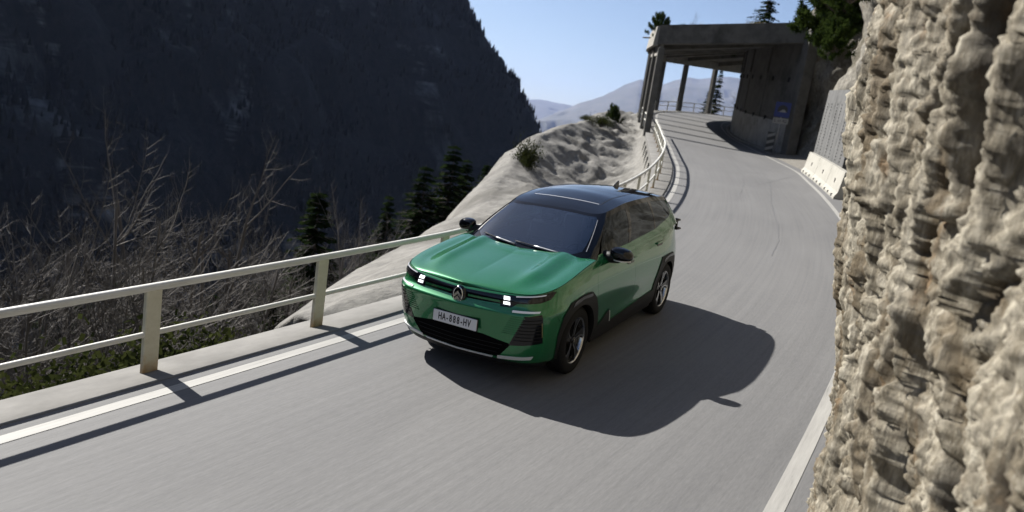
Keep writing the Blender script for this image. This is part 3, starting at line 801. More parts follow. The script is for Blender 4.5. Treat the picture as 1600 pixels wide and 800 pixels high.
    at = o.data.attributes.new('moss_shade', 'FLOAT', 'POINT'); at.data.foreach_set('value', moss_shade.astype(np.float32).ravel())
    tag(o, 'rugged pale limestone rock wall rising at the right edge of the road in the foreground', 'rock wall', kind='structure')
near_rock()
def cliff():
    # one face behind the barriers, over the gallery mouth, and back behind the near rock
    base = smooth_line([(14, 6.0), (2, 5.6), (-6, 5.3), (-11, 4.9), (-15, 5.0), (-19, 4.2), (-22.2, 3.0), (-25.2, 1.9), (-27.4, .9), (-28.8, -.4), (-29.8, -.7), (-30.7, 1.2), (-31, 4.0), (-32.8, 5.0), (-34.8, 3.4), (-35.7, .4), (-36.3, -2.6), (-39, -3.6), (-46, -4.0)], .25)
    nz = 110; zs = np.linspace(-.8, 26, nz)
    n = len(base); nn = -outer(base)
    zb = zr(base[:, 0], base[:, 1])
    P = np.stack(np.broadcast_arrays(base[:, None, 0], base[:, None, 1], (zb[:, None] + zs[None])), -1)
    lean = np.interp(zs, [-1, 1, 3, 5, 9, 14, 26], [0, 0, -.15, -.35, -.1, 1.5, 8])[None]
    # the shelf over the gallery steps back so that the roof meets the rock
    over = 1 / (1 + np.exp((base[:, 0] + 37.5) * 2))[:, None]
    d = .75 * fbm(P * .22 + 5, 4) + .35 * fbm(P * [.7, .7, .45] + 11, 4) + .16 * fbm(P * 2.1 + 23, 4) + .22 * np.clip(fbm(P * [.5, .5, .25] + 71, 4, ridged=True), -1.2, 1)
    dd = lean - d
    V = P.copy(); V[..., 0] += nn[:, None, 0] * dd; V[..., 1] += nn[:, None, 1] * dd
    V[..., 2] -= over * np.clip(zs - 9.2, 0, 30)[None] * .93
    o = mesh_np('rock_cliff', V.reshape(-1, 3), grid_faces(n, nz), M['cliff_rock'])
    tag(o, 'dark weathered rock cliff above the barriers and the gallery mouth', 'cliff', kind='structure')
cliff()
def verge():
    Q = RLINE; s = arc(Q)
    cols = [on_road(offset(Q, -.5), .002), on_road(offset(Q, -.8), .03), on_road(offset(Q, -1.6), .10), on_road(offset(Q, -3.2), .3)]
    for i in range(1, 4): cols[i][:, 2] += .03 * fbm(np.column_stack([cols[i][:, :2] * 2, np.zeros(len(Q))]), 3)
    k = at_x(Q, -36)
    ribbon('verge', [c[:k] for c in cols], noisy('gravel_verge', (.17, .155, .13), (.34, .32, .28), 9, .95, 8, .8, .02))
verge()
# ------------------------------------------------------------------ valley side: outcrop, forest slope
CREST = np.array([(2.37, -2.11, -.30), (.4, -3.37, -.52), (-2.38, -4.73, -.53), (-6.27, -6.18, -.42), (-10.63, -7.73, -.34), (-16.04, -10.36, .31), (-20.65, -12.36, 1.0),
                  (-26.38, -14.38, 1.99), (-32.35, -15.86, 2.78), (-37.63, -16.5, 3.42), (-42.24, -17.2, 3.9), (-50, -21.5, 4.3), (-60, -25, 5), (-72, -25, 5.6)])
def outcrop():
    w = np.interp(-LLINE[:, 0], [-50, 0, 8, 16, 30, 90], [.74, .74, .76, .80, .9, .9])
    K = on_road(offset(LLINE, .20 + w), -.30); i0, i1 = at_x(LLINE, 2.6), at_x(LLINE, -76)
    K = K[i0:i1]; n = len(K); sK = arc(K[:, :2]) / arc(K[:, :2])[-1]
    # crest points keyed to the kerb station nearest to each
    key = np.array([np.argmin(((K[:, :2] - c[:2]) ** 2).sum(1)) for c in CREST]); key = np.maximum.accumulate(key) + np.arange(len(key)) * .01
    C = np.stack([np.interp(np.arange(n), key, CREST[:, k]) for k in range(3)], 1)
    ker = np.hanning(17); ker /= ker.sum()
    C = np.stack([np.convolve(np.pad(C[:, k], 8, mode='edge'), ker, 'valid') for k in range(3)], 1)
    dip = np.interp(-K[:, 0], [-3, 2, 6, 12, 20, 30, 38, 46, 60], [.02, .10, .25, .9, 2.0, 1.9, 1.1, .7, .6])
    m1, m2 = 46, 60; rows = []
    out = C[:, :2] - K[:, :2]; D = np.linalg.norm(out, axis=1, keepdims=True) + 1e-6; out = out / D
    for v in np.linspace(0, 1, m1):
        z = K[:, 2] * (1 - v) + C[:, 2] * v - dip * np.sin(np.pi * min(1, v ** .6)) ** 1.0
        hump = .18 * np.sin(np.pi * v) * np.interp(-K[:, 0], [-3, 0, 8, 14], [0, 1, 1, 0])
        rows.append(np.column_stack([K[:, :2] + out * D * v, z + hump]))
    for v in np.linspace(0, 1, m2)[1:]:
        r = v * 30; dz = -.02 - r * .15 - 1.2 * r * _sm(r / 3.0)
        rows.append(np.column_stack([C[:, :2] + out * r * .9, C[:, 2] + dz]))
    V = np.stack(rows, 1)
    vv = np.concatenate([np.linspace(0, 1, m1), np.ones(m2 - 1)])
    amp = np.clip(vv * 4, 0, 1)[None] * np.interp(-K[:, 0], [-3, 1, 6, 14, 30], [.10, .2, .35, .8, 1.0])[:, None]
    near_c = np.exp(-((np.concatenate([np.linspace(0, 1, m1), 1 + np.linspace(0, 3, m2)[1:]]) - 1) / .18) ** 2)[None]
    d = .55 * fbm(V * [.22, .3, .3] + 4, 4) + .26 * fbm(V * [.8, .8, .6] + 8, 4) + .22 * np.clip(fbm(V * [.35, .5, .2] + 15, 4, ridged=True), -1.2, 1)
    d = .75 * d + .06 * np.clip(fbm(V * [.9, 1.3, .6] + 25, 4, ridged=True), -1.2, 1) - .5 * np.clip(fbm(V * [.3, .45, .3] + 35, 3) - .35, 0, 1)
    V[..., 2] += 1.15 * d * amp * (1 - .75 * near_c)
    V[..., :2] += out[:, None] * (.35 * fbm(V * .35 + 40, 3) * amp * (1 - .6 * near_c))[..., None]
    o = mesh_np('rock_outcrop', V.reshape(-1, 3), grid_faces(n, m1 + m2 - 1)[:, ::-1], M['outcrop_rock'])
    tag(o, 'smooth grey rock outcrop bulging up on the valley side of the railing', 'rock outcrop', kind='structure')
    return V
outcrop()
def near_line(XY, line):
    out = np.full(len(XY), 1e9); idx = np.zeros(len(XY), int)
    for c in range(0, len(XY), 4000):
        d = ((XY[c:c + 4000, None] - line[None]) ** 2).sum(-1); k = d.argmin(1)
        idx[c:c + 4000] = k; out[c:c + 4000] = np.sqrt(d[np.arange(len(k)), k])
    return out, idx
_HL = np.concatenate([[(140, -24), (100, -16), (70, -11)], LLINE[::6], [(-84, 6), (-88, 20)]]); _HN = outer(_HL)
def slope_z(XY):
    d, k = near_line(XY, _HL); side = ((XY - _HL[k]) * _HN[k]).sum(1)
    zk = zr(np.clip(_HL[k, 0], -82, 60), np.clip(_HL[k, 1], -24, 8))
    o = np.where(side > 0, d, 0) - .55
    z = zk - .42 - np.where(o > 0, o * .55 + .75 * np.maximum(o - 1.5, 0) - .35 * np.maximum(o - 45, 0), 0)
    z = np.where(side < -.3, zk - 1.6, z)
    return np.maximum(z, -170 + .02 * XY[:, 0] * 0), o
M['forest_floor'] = noisy('leaf_litter', (.055, .045, .032), (.15, .125, .09), .9, .95, 9, .8, .06, c2=(.05, .06, .022), scale2=.25, p2=(.52, .66))
def hillside():
    def nonlin(a, b, n, c, k=2.2): # denser close to the road
        t = np.linspace(0, 1, n); return a + (b - a) * t
    xs = np.concatenate([np.arange(-330, -90, 5), np.arange(-90, 34, .8), np.arange(34, 300, 5)])
    ys = np.concatenate([np.arange(-420, -60, 5), np.arange(-60, 14, .8), np.arange(14, 120, 8)])
    X, Y = np.meshgrid(xs, ys, indexing='ij'); XY = np.stack([X.ravel(), Y.ravel()], 1)
    z, o = slope_z(XY)
    P = np.column_stack([XY, z])
    amp = np.clip((o - .3) / 3, 0, 1)
    z = z + amp * (.9 * fbm(P * [.12, .12, 0] + 2, 4) + .25 * fbm(P * [.6, .6, 0] + 7, 3))
    z = z - 5.0 * np.clip((1.5 - XY[:, 0]) / 4, 0, 1) * np.clip((XY[:, 0] + 70) / 10, 0, 1) * np.clip((o + .2) / 1.0, 0, 1) * np.clip((24 - o) / 8, 0, 1)
    # beyond the bend the hill climbs again behind the gallery
    b = np.clip((-XY[:, 0] - 84) / 30, 0, 1) * np.clip((XY[:, 1] + 30) / 16, 0, 1)
    z = np.where(b > 0, np.maximum(z, 5.5 + b * 9 + .8 * fbm(P * [.15, .15, 0], 3)), z)
    o_ = mesh_np('hillside', np.column_stack([XY, z]), grid_faces(len(xs), len(ys)), M['forest_floor']); o_['kind'] = 'structure'
    # valley floor, one sheet to the horizon
    n = 40; xs = np.linspace(-19500, 3000, n); ys = np.linspace(-16000, 3000, n)
    X, Y = np.meshgrid(xs, ys, indexing='ij')
    o_ = mesh_np('valley_ground', np.stack([X, Y, np.full_like(X, -172.)], -1).reshape(-1, 3), grid_faces(n, n), noisy('valley_forest', (.02, .028, .016), (.06, .06, .04), .01, .95, 6, .0, .1)); o_['kind'] = 'structure'
hillside()
# ------------------------------------------------------------------ mountains
def mountain_mat():
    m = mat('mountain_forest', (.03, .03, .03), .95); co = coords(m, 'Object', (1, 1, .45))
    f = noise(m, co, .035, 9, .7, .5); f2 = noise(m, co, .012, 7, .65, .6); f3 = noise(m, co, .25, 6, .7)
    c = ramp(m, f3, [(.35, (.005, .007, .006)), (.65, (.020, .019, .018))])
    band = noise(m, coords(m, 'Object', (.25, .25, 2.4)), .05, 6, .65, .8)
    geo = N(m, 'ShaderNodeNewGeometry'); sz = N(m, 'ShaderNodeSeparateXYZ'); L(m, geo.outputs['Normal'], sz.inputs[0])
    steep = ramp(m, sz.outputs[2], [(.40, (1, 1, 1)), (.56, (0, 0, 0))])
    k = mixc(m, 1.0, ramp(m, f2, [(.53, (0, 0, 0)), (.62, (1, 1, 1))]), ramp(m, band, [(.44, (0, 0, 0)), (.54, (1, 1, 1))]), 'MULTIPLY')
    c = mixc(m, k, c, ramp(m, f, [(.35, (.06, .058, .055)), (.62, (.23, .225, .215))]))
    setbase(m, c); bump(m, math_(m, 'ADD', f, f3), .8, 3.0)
    return m
M['mountain'] = mountain_mat()
MC = smooth_line([(900, 200), (620, -120), (420, -260), (280, -322), (138, -353), (-25, -375), (-174, -388), (-320, -378), (-424, -346), (-488, -312), (-517, -284), (-550, -290), (-636, -345), (-760, -410), (-1000, -560), (-1300, -700)], 4.0)
def mountain_z(XY):
    d, k = near_line(XY, MC); nn = outer(MC); side = ((XY - MC[k]) * nn[k]).sum(1)
    d = np.where(side > 0, d, -d)
    P3 = np.column_stack([XY, np.zeros(len(XY))])
    d = d + 17 * fbm(P3 / 110 + 5, 4) + 9 * fbm(P3 / 34 + 15, 4)
    z = 1.28 * d
    z = np.where(z > 260, 260 + (z - 260) * .55, z)
    # cliff steps
    st = 4.6 * np.sin(z / 9.5 + 2.5 * fbm(P3 / 90 + 33, 3)); z = z + st
    z = np.where(z > 520, 520 + (z - 520) * .1, z)
    return np.maximum(z, -175)
def mountains():
    xs = np.arange(-1000, 720, 5.0); ys = np.arange(-1000, 60, 5.0)
    X, Y = np.meshgrid(xs, ys, indexing='ij'); XY = np.stack([X.ravel(), Y.ravel()], 1)
    z = mountain_z(XY)
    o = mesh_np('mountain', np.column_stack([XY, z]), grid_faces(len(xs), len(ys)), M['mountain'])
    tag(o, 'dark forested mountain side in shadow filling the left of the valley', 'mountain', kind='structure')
    # wood on the mountain: thousands of small firs and bare crowns, one mass
    r = np.random.default_rng(3); nT = 30000
    k = r.integers(60, len(MC) - 90, nT); dd = r.uniform(-95, 190, nT)
    nn = outer(MC); P = MC[k] + nn[k] * dd[:, None] + r.normal(0, 3, (nT, 2))
    z = mountain_z(P); v = P - CW[:2]; az = np.degrees(np.arctan2(v[:, 1], v[:, 0])); rr = np.hypot(*v.T)
    dens = fbm(np.column_stack([P / 60, z / 40]) + 50, 3)
    keep = (az < -100) & (az > -156) & (z > -160) & (z < 200) & (dens > -.15) & (rr > 200)
    P, z = P[keep], z[keep]; nT = len(P)
    h = r.uniform(3, 11, nT); w = h * r.uniform(.13, .22, nT); ns = 5
    ang = np.arange(ns) * 2 * np.pi / ns
    V = []; F = []
    lo = np.stack([np.cos(ang), np.sin(ang)], 1)
    jit = r.uniform(.7, 1.25, (nT, ns, 1))
    base = np.column_stack([P, z - 1])
    ring = np.concatenate([base[:, None, :2] + lo[None] * (w[:, None, None] * jit), np.broadcast_to((base[:, 2] + h * .18)[:, None, None], (nT, ns, 1))], -1)
    mid = np.concatenate([base[:, None, :2] + lo[None] * (w[:, None, None] * .62 * jit[:, ::-1]), np.broadcast_to((base[:, 2] + h * .52)[:, None, None], (nT, ns, 1))], -1)
    top = np.column_stack([P + r.normal(0, .25, (nT, 2)), base[:, 2] + h])[:, None]
    V = np.concatenate([ring, mid, top], 1).reshape(-1, 3); b = np.arange(nT)[:, None] * (2 * ns + 1)
    f3 = []
    for i in range(ns):
        j = (i + 1) % ns
        f3 += [np.concatenate([b + i, b + j, b + ns + j], 1), np.concatenate([b + i, b + ns + j, b + ns + i], 1), np.concatenate([b + ns + i, b + ns + j, b + 2 * ns], 1)]
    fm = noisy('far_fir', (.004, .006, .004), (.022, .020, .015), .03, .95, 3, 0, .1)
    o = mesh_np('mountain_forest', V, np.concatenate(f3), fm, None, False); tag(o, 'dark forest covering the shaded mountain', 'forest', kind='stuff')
    # two far ranges closing the valley
    def range_(name, pts, label, foot, seed, depth=5000):
        pts = (np.array(pts, float) - CW) * 2 + CW; q = []
        s = np.concatenate([[0], np.cumsum(np.hypot(*np.diff(pts[:, :2], axis=0).T))]); t = np.linspace(0, s[-1], 260)
        R = np.stack([np.interp(t, s, pts[:, k]) for k in range(3)], 1)
        R[:, 2] += 52 * fbm(np.column_stack([t / 840, t * 0, t * 0]) + seed, 5)
        v = R[:, :2] - CW[:2]; v /= np.linalg.norm(v, axis=1, keepdims=True)
        rows = []
        us = np.linspace(0, 1, 60)
        for u in us: # towards us and down, then behind
            rows.append(np.column_stack([R[:, :2] - v * depth * u, R[:, 2] + (foot - R[:, 2]) * u ** .85]))
        V = np.stack(rows, 1); V[..., 2] += np.minimum(us * 3, 1)[None] * 260 * np.clip(fbm(V / [840, 840, 1800] + seed, 5, ridged=True), -1.4, 1)
        back = np.column_stack([R[:, :2] + v * 3000, np.full(len(R), foot)])[:, None]
        V = np.concatenate([back, V], 1)
        o = mesh_np(name, V.reshape(-1, 3), grid_faces(len(R), V.shape[1]), noisy('far_slope', (.05, .06, .045), (.14, .135, .12), .004, .95, 8, 0, 1))
        tag(o, label, 'mountain', kind='structure')
    range_('mountain', [(-6200, -6200, 700), (-7300, -5200, 560), (-7700, -4600, 420), (-7807, -4460, 317), (-7938, -4221, 345), (-8029, -4046, 339), (-8132, -3834, 343), (-8300, -3300, 250), (-8600, -2500, 300)], 'pale blue far mountain ridge at the end of the valley, left of the taller one', -180, 3.0)
    range_('mountain', [(-5150, -3350, -180), (-5230, -3000, -130), (-5296, -2801, -34), (-5360, -2640, 105), (-5431, -2530, 218), (-5516, -2337, 361), (-5560, -2232, 452), (-5603, -2121, 504), (-5660, -1990, 470), (-5720, -1800, 560), (-5807, -1474, 613), (-5900, -900, 640), (-5900, 200, 600)], 'hazy blue mountain slope behind the gallery columns, taller and nearer than the pale ridge', -180, 8.0, 4000)
mountains()
# ------------------------------------------------------------------ trees
def tubes_np(segs, n=4):
    # segs: list of (points (k,3), radii (k,)) -> V,F(quads)
    V = []; F = []; o = 0
    for P, R in segs:
        P = np.asarray(P, float); k = len(P); T = np.gradient(P, axis=0); T /= np.linalg.norm(T, axis=1, keepdims=True) + 1e-9
        up = np.array([0, 0, 1.]) if abs(T[0, 2]) < .9 else np.array([1., 0, 0])
        A = np.cross(T, up); A /= np.linalg.norm(A, axis=1, keepdims=True) + 1e-9; B = np.cross(A, T)
        q = np.arange(n) * 2 * np.pi / n
        ring = P[:, None] + (A[:, None] * np.cos(q)[None, :, None] + B[:, None] * np.sin(q)[None, :, None]) * np.asarray(R)[:, None, None]
        V.append(ring.reshape(-1, 3))
        i = np.arange(k - 1)[:, None] * n + np.arange(n)[None]; j = np.arange(k - 1)[:, None] * n + (np.arange(n)[None] + 1) % n
        F.append(np.stack([i, j, j + n, i + n], -1).reshape(-1, 4) + o); o += k * n
    return np.concatenate(V), np.concatenate(F)
def bare_tree_mesh(seed, H=10, lush=1.0):
    r = np.random.default_rng(seed); trunk = []; crown = []
    def branch(p, d, Ln, R, depth):
        k = 6 if depth == 0 else 5 if depth == 1 else 4
        P = [p]; dd = d / np.linalg.norm(d)
        for i in range(k):
            dd = dd + r.normal(0, .07 + .035 * depth, 3) + np.array([0, 0, .10 if depth else .03]); dd /= np.linalg.norm(dd)
            P.append(P[-1] + dd * (Ln / k))
        P = np.array(P); rad = np.linspace(R, R * (.45 if depth == 0 else .25), k + 1)
        (trunk if depth == 0 else crown).append((P, rad))
        if depth >= 4 or Ln < .22: return
        nch = [int(26 * lush), int(10 * lush), 6, 3][depth]
        for i in range(nch):
            t = r.uniform(.25 if depth == 0 else .15, 1.0); x = t * k; a = min(int(x), k - 1)
            q = P[a] + (P[a + 1] - P[a]) * (x - a); dirp = (P[a + 1] - P[a]); dirp /= np.linalg.norm(dirp)
            w = r.normal(0, 1, 3); w -= dirp * (w @ dirp); w /= np.linalg.norm(w)
            ang = math.radians(r.uniform(32, 68)); nd = dirp * math.cos(ang) + w * math.sin(ang)
            branch(q, nd, Ln * r.uniform(.24, .42) * (1.15 - .6 * t) * (1.0 if depth else 1.05), R * (.40 - .12 * t), depth + 1)
    branch(np.array([0, 0, -.6]), np.array([r.normal(0, .05), r.normal(0, .05), 1]), H, H * .0075, 0)
    return tubes_np(trunk, 6), tubes_np(crown, 3)
def np_mesh(name, V, F, m, smooth=False):
    o = mesh_np(name, V, F, m, None, smooth); me = o.data; bpy.data.objects.remove(o); return me
def quads_np(C, A, B):
    V = np.stack([C - A - B, C + A - B, C + A + B, C - A + B], 1).reshape(-1, 3)
    return V, np.arange(len(V)).reshape(-1, 4)
def conifer_mesh(seed, H=8.0, spread=.21, gap=.0):
    r = np.random.default_rng(seed); Cs = []; As = []; Bs = []; segs = []
    n = int(H * (4.2 if H < 10 else 3.4))
    for i in range(n):
        t = (i + r.uniform(0, 1)) / n; z = H * (.06 + .93 * t); Lb = H * spread * (1 - t) ** .85 + .12
        nb = r.integers(6, 9)
        for b in range(nb):
            a = r.uniform(0, 2 * np.pi); ln = Lb * r.uniform(.55, 1.1)
            if r.uniform() < gap: continue
            d = np.array([np.cos(a), np.sin(a), 0]); side = np.array([-d[1], d[0], 0])
            ks = max(3, int(ln / (.16 if H < 10 else .22))); pts = []
            for k in range(ks + 1):
                u = k / ks; pts.append(np.array([0, 0, z]) + d * ln * u + np.array([0, 0, ln * (.10 * u - .42 * u * u + .18 * u ** 3)]))
            pts = np.array(pts)
            if ln > .5: segs.append((pts[[0, ks // 2, ks]], np.array([.02, .012, .004]) * H / 8))
            for k in range(1, ks + 1):
                for s in (-1, 1):
                    w = (.10 + .16 * (1 - k / ks)) * (.6 + .4 * ln / (H * spread)) * (1.1 if H < 10 else 1.35)
                    c = pts[k] + side * s * w * .8 + np.array([0, 0, -w * r.uniform(.1, .6)]) + r.normal(0, .02, 3)
                    e = side * s * w + d * w * .5 + np.array([0, 0, -w * r.uniform(.0, .7)])
                    f = d * (.055 if H < 10 else .075) + np.array([0, 0, r.normal(0, .03)])
                    Cs.append(c); As.append(e * .95); Bs.append(f)
    V, F = quads_np(np.array(Cs), np.array(As), np.array(Bs))
    z = np.linspace(-.5, H, 10)
    t = tubes_np([(np.column_stack([.02 * np.sin(z), .02 * np.cos(z * 1.3), z]), np.linspace(.014 * H, .01, 10))] + segs, 5)
    return t, (V, F)
def leaf_mat(name, c0, c1, scale=2.5, rough=.6):
    m = mat(name, c0, rough); co = coords(m, 'Object'); f = noise(m, co, scale, 4, .6)
    oi = N(m, 'ShaderNodeObjectInfo')
    c = ramp(m, f, [(.32, c0), (.68, c1)])
    c = mixc(m, math_(m, 'MULTIPLY', oi.outputs['Random'], .35), c, tuple(x * .55 for x in c0))
    setbase(m, c)
    b = m.node_tree.nodes['Principled BSDF']; b.inputs['Specular IOR Level'].default_value = 0.0
    tr = N(m, 'ShaderNodeBsdfTranslucent'); L(m, c, tr.inputs[0]); mx = N(m, 'ShaderNodeMixShader'); mx.inputs[0].default_value = .3
    L(m, b.outputs[0], mx.inputs[1]); L(m, tr.outputs[0], mx.inputs[2]); L(m, mx.outputs[0], m.node_tree.nodes['Material Output'].inputs[0])
    return m
M['fir'] = leaf_mat('fir_needles', (.014, .027, .010), (.042, .062, .020))
M['pine'] = leaf_mat('pine_needles', (.030, .055, .014), (.085, .12, .03), 4)
M['shrub'] = leaf_mat('shrub_leaves', (.030, .042, .014), (.085, .095, .030), 3)
M['bark'] = noisy('grey_bark', (.06, .052, .046), (.15, .13, .115), 6, .9, 5, .3, .01, stretch=(1, 1, .3))
M['twig'] = noisy('grey_twig', (.060, .053, .047), (.150, .134, .120), .8, .85, 3, 0, .01)
M['fir_bark'] = noisy('fir_bark', (.06, .048, .038), (.14, .11, .09), 6, .9, 5, .3, .01, stretch=(1, 1, .3))
KINDS = {}
def kind_meshes(k, t, c, mt, mc):
    KINDS[k] = (np_mesh('trunk', t[0], t[1], mt, True), np_mesh('crown', c[0], c[1], mc))
for i in range(5): kind_meshes(('bare', i), *bare_tree_mesh(20 + i, 10, [1, .9, 1.1, .8, 1][i]), M['bark'], M['twig'])
for i in range(3): kind_meshes(('fir', i), *conifer_mesh(40 + i, 8.0, [.20, .24, .17][i], [.1, .25, .05][i]), M['fir_bark'], M['fir'])
for i in range(3): kind_meshes(('talfir', i), *conifer_mesh(45 + i, 16.0, [.20, .23, .18][i], 0), M['fir_bark'], M['fir'])
def bush_mesh(seed, n=2600, R=1.0, flat=.8):
    r = np.random.default_rng(seed); segs = []; C = []
    for b in range(22):
        a = r.uniform(0, 2 * np.pi); e = r.uniform(.25, 1.35); ln = R * r.uniform(.6, 1.1)
        d = np.array([np.cos(a) * np.cos(e), np.sin(a) * np.cos(e), np.sin(e) * flat])
        p = np.array([d * ln * u + np.array([0, 0, -.12 * u * u * ln]) + r.normal(0, .03, 3) for u in (0, .35, .7, 1)]); p[0] = (0, 0, -.15)
        segs.append((p, np.array([.022, .016, .010, .004]) * R))
        for _ in range(n // 22):
            u = r.uniform(.35, 1.0); x = u * 3; k = min(int(x), 2); C.append(p[k] + (p[k + 1] - p[k]) * (x - k) + r.normal(0, .12 * R, 3))
    C = np.array(C); A = r.normal(0, 1, C.shape); A /= np.linalg.norm(A, axis=1, keepdims=True); B = np.cross(A, r.normal(0, 1, C.shape)); B /= np.linalg.norm(B, axis=1, keepdims=True)
    s = r.uniform(.014, .034, (len(C), 1)) * R
    return tubes_np(segs, 4), quads_np(C, A * s, B * s * .55)
def clump_mesh(seed, n_c=70, per=150, up=.6):
    r = np.random.default_rng(seed); segs = []; C = []; A = []
    for k in range(n_c):
        d = r.normal(0, 1, 3); d[2] = abs(d[2]) * up + .05 if k % 4 else d[2] * .5; d /= np.linalg.norm(d); rr = r.uniform(.35, 1.0); c = d * rr
        if k % 3 == 0: segs.append((np.array([[0, 0, -.25], c * .5 + [0, 0, -.08], c]), np.array([.03, .018, .006])))
        ax = c + np.array([0, 0, .5]); ax /= np.linalg.norm(ax)
        for _ in range(per):
            q = r.normal(0, 1, 3) + ax * .9; q /= np.linalg.norm(q); C.append(c + ax * r.uniform(-.18, .2) + q * r.uniform(.03, .12)); A.append(q)
    C = np.array(C); A = np.array(A); B = np.cross(A, r.normal(0, 1, A.shape)); B /= np.linalg.norm(B, axis=1, keepdims=True)
    return tubes_np(segs, 5), quads_np(C, A * .075, B * .010)
for i in range(2): kind_meshes(('clump', i), *clump_mesh(90 + i, up=[.6, 1.2][i]), M['fir_bark'], M['pine'])
for i in range(3): kind_meshes(('bush', i), *bush_mesh(60 + i), M['twig'], M['shrub'])
kind_meshes(('deadbush', 0), bush_mesh(80, 44, 1.0)[0], bare_tree_mesh(85, 1.4, .9)[1], M['twig'], M['twig'])
def plant(kind, name, loc, s, label, cat, group=None, rz=None, tilt=(0, 0)):
    root = empty(name, loc, label, cat, group)
    root.rotation_euler = (tilt[0], tilt[1], rng.uniform(0, 6.28) if rz is None else rz)
    root.scale = s if hasattr(s, '__len__') else (s, s, s)
    for nm, me in zip(('trunk', 'crown'), KINDS[kind]):
        o = bpy.data.objects.new(nm, me); COL.objects.link(o); o.parent = root
    return root
def px(p):
    d = (np.asarray(p, float) - CW) @ RC.T; return 800 + 1127.71 * d[..., 0] / -d[..., 2], 400 - 1127.71 * d[..., 1] / -d[..., 2]
def ground(x, y): return float(slope_z(np.array([[x, y]]))[0][0])
def forest_left():
    r = np.random.default_rng(17)
    # how high the bare crowns reach above the eye line, by bearing from the car
    tx = [-300, 0, 40, 90, 130, 170, 200, 235, 275, 310, 380, 450, 520, 600, 700, 760]; ty = [370, 370, 370, 300, 262, 300, 310, 250, 262, 340, 400, 385, 350, 335, 345, 340]
    pts = []; tries = 0
    while len(pts) < 105 and tries < 20000:
        tries += 1
        az = math.radians(r.uniform(-150, -100)); d = 9 + 40 * r.uniform() ** 1.2
        x, y = CW[0] + d * math.cos(az), CW[1] + d * math.sin(az)
        z, o = slope_z(np.array([[x, y]])); z = float(z[0]); o = float(o[0])
        if o < 2.6 or z < -60: continue
        if x < 1.5 and o < 4.2 + .28 * (1.5 - x) + 1.2: continue        # the outcrop keeps its rock bare
        if any((x - a) ** 2 + (y - b) ** 2 < 1.1 ** 2 for a, b in pts): continue
        u, v = px((x, y, z)); top = np.interp(u, tx, ty) + abs(r.normal(0, 75)) * (0 if len(pts) % 10 == 0 else 1)
        # height that brings the crown to that line
        h = 0
        for hh in np.arange(3.0, 17.0, .25):
            if px((x, y, z + hh))[1] <= top: h = hh; break
        if h == 0: continue
        pts.append((x, y))
        plant(('bare', int(r.integers(0, 5))), 'bare_tree', (x, y, z), (h / 10 * r.uniform(.8, 1.0), h / 10 * r.uniform(.8, 1.0), h / 10.2), ('tall bare tree whose fine twigs stand out against the dark mountain' if top < 330 else 'bare tree of middling height in the brown thicket below the railing' if v > 560 or d < 22 else 'far bare tree lower down the slope beyond the railing'), 'tree', 'bare trees on the slope below the railing')
    # dark firs among and beyond them
    firs = [(-13.4, -17.15, 500, 297, 'dark fir standing alone among bare crowns left of the rock outcrop', .75), (-19.9, -18.8, 612, 304, 'slim fir top just visible over brown scrub, between two taller dark firs', .6),
            (-20.9, -16.0, 722, 226, 'tallest dark fir, right behind the railing next to the car and the rock outcrop', .95), (-23.8, -15.8, 758, 258, 'dark fir beside the rock outcrop, just right of the tallest fir', .8),
            (-19.6, -16.6, 700, 262, 'dark fir with ragged crown just left of the tallest fir beside the outcrop', .85), (-22.8, -16.4, 742, 250, 'bushy dark fir between the two highest firs by the outcrop', .8)]
    for i, (x, y, u, v, lab, w) in enumerate(firs):
        z = ground(x, y) ; h = next((hh for hh in np.arange(3, 26, .2) if px((x, y, z + hh))[1] <= v), 12)
        plant(('talfir', i % 3), 'fir_tree', (x, y, z), (h / 16 * w * 1.75, h / 16 * w * 1.75, h / 16), lab, 'tree', 'dark firs beside the rock outcrop' if i > 1 else None)
    k = 0
    for t in range(400):
        if k >= 26: break
        az = math.radians(r.uniform(-140, -112)); d = r.uniform(20, 60); x, y = CW[0] + d * math.cos(az), CW[1] + d * math.sin(az); z, o = slope_z(np.array([[x, y]]))
        if o[0] < 9: continue
        u, v = px((x, y, float(z[0]))); top = np.interp(u, [0, 100, 300, 450], [390, 420, 440, 430]) + r.uniform(0, 60)
        h = next((hh for hh in np.arange(3, 20, .25) if px((x, y, float(z[0]) + hh))[1] <= top), 0)
        if not h: continue
        plant(('talfir', k % 3), 'fir_tree', (x, y, float(z[0])), (h / 16, h / 16, h / 16), 'dark fir half hidden among the bare trees below the railing', 'tree', 'firs among the bare trees'); k += 1
    # green shrubs along the kerb's foot
    k = 0
    for t in range(1500):
        if k >= 60: break
        x = r.uniform(.5, 6.5) if k % 3 else r.uniform(-4, 7); o = r.uniform(.9, 6.0); i = at_x(LLINE, x); q = offset(LLINE, .6 + o)[i]
        if x < 1.8 and o < 4.5 + .3 * (1.8 - x): continue
        z = ground(*q); sc = r.uniform(.7, 1.5)
        plant(('bush', k % 3), 'green_shrub', (q[0], q[1], z), (sc, sc, sc * r.uniform(.8, 1.3)), ('green leafy shrub growing right against the kerb below the railing' if o < 2.2 else 'green leafy shrub lower down in the brown brushwood below the railing'), 'shrub', 'green shrubs below the railing'); k += 1
    # brushwood: a mass of thin stems nobody could count
    n = 42000; az = np.radians(r.uniform(-154, -98, n)); d = 5.5 + 55 * r.uniform(0, 1, n) ** 1.3
    XY = CW[:2] + np.stack([np.cos(az), np.sin(az)], 1) * d[:, None]; z, o = slope_z(XY)
    lim = np.where(XY[:, 0] < 1.5, 4.6 + .30 * (1.5 - XY[:, 0]), 1.0); keep = (o > np.maximum(lim, 2.0)) & (z > -70); XY, z, d = XY[keep], z[keep], d[keep]; n = len(XY)
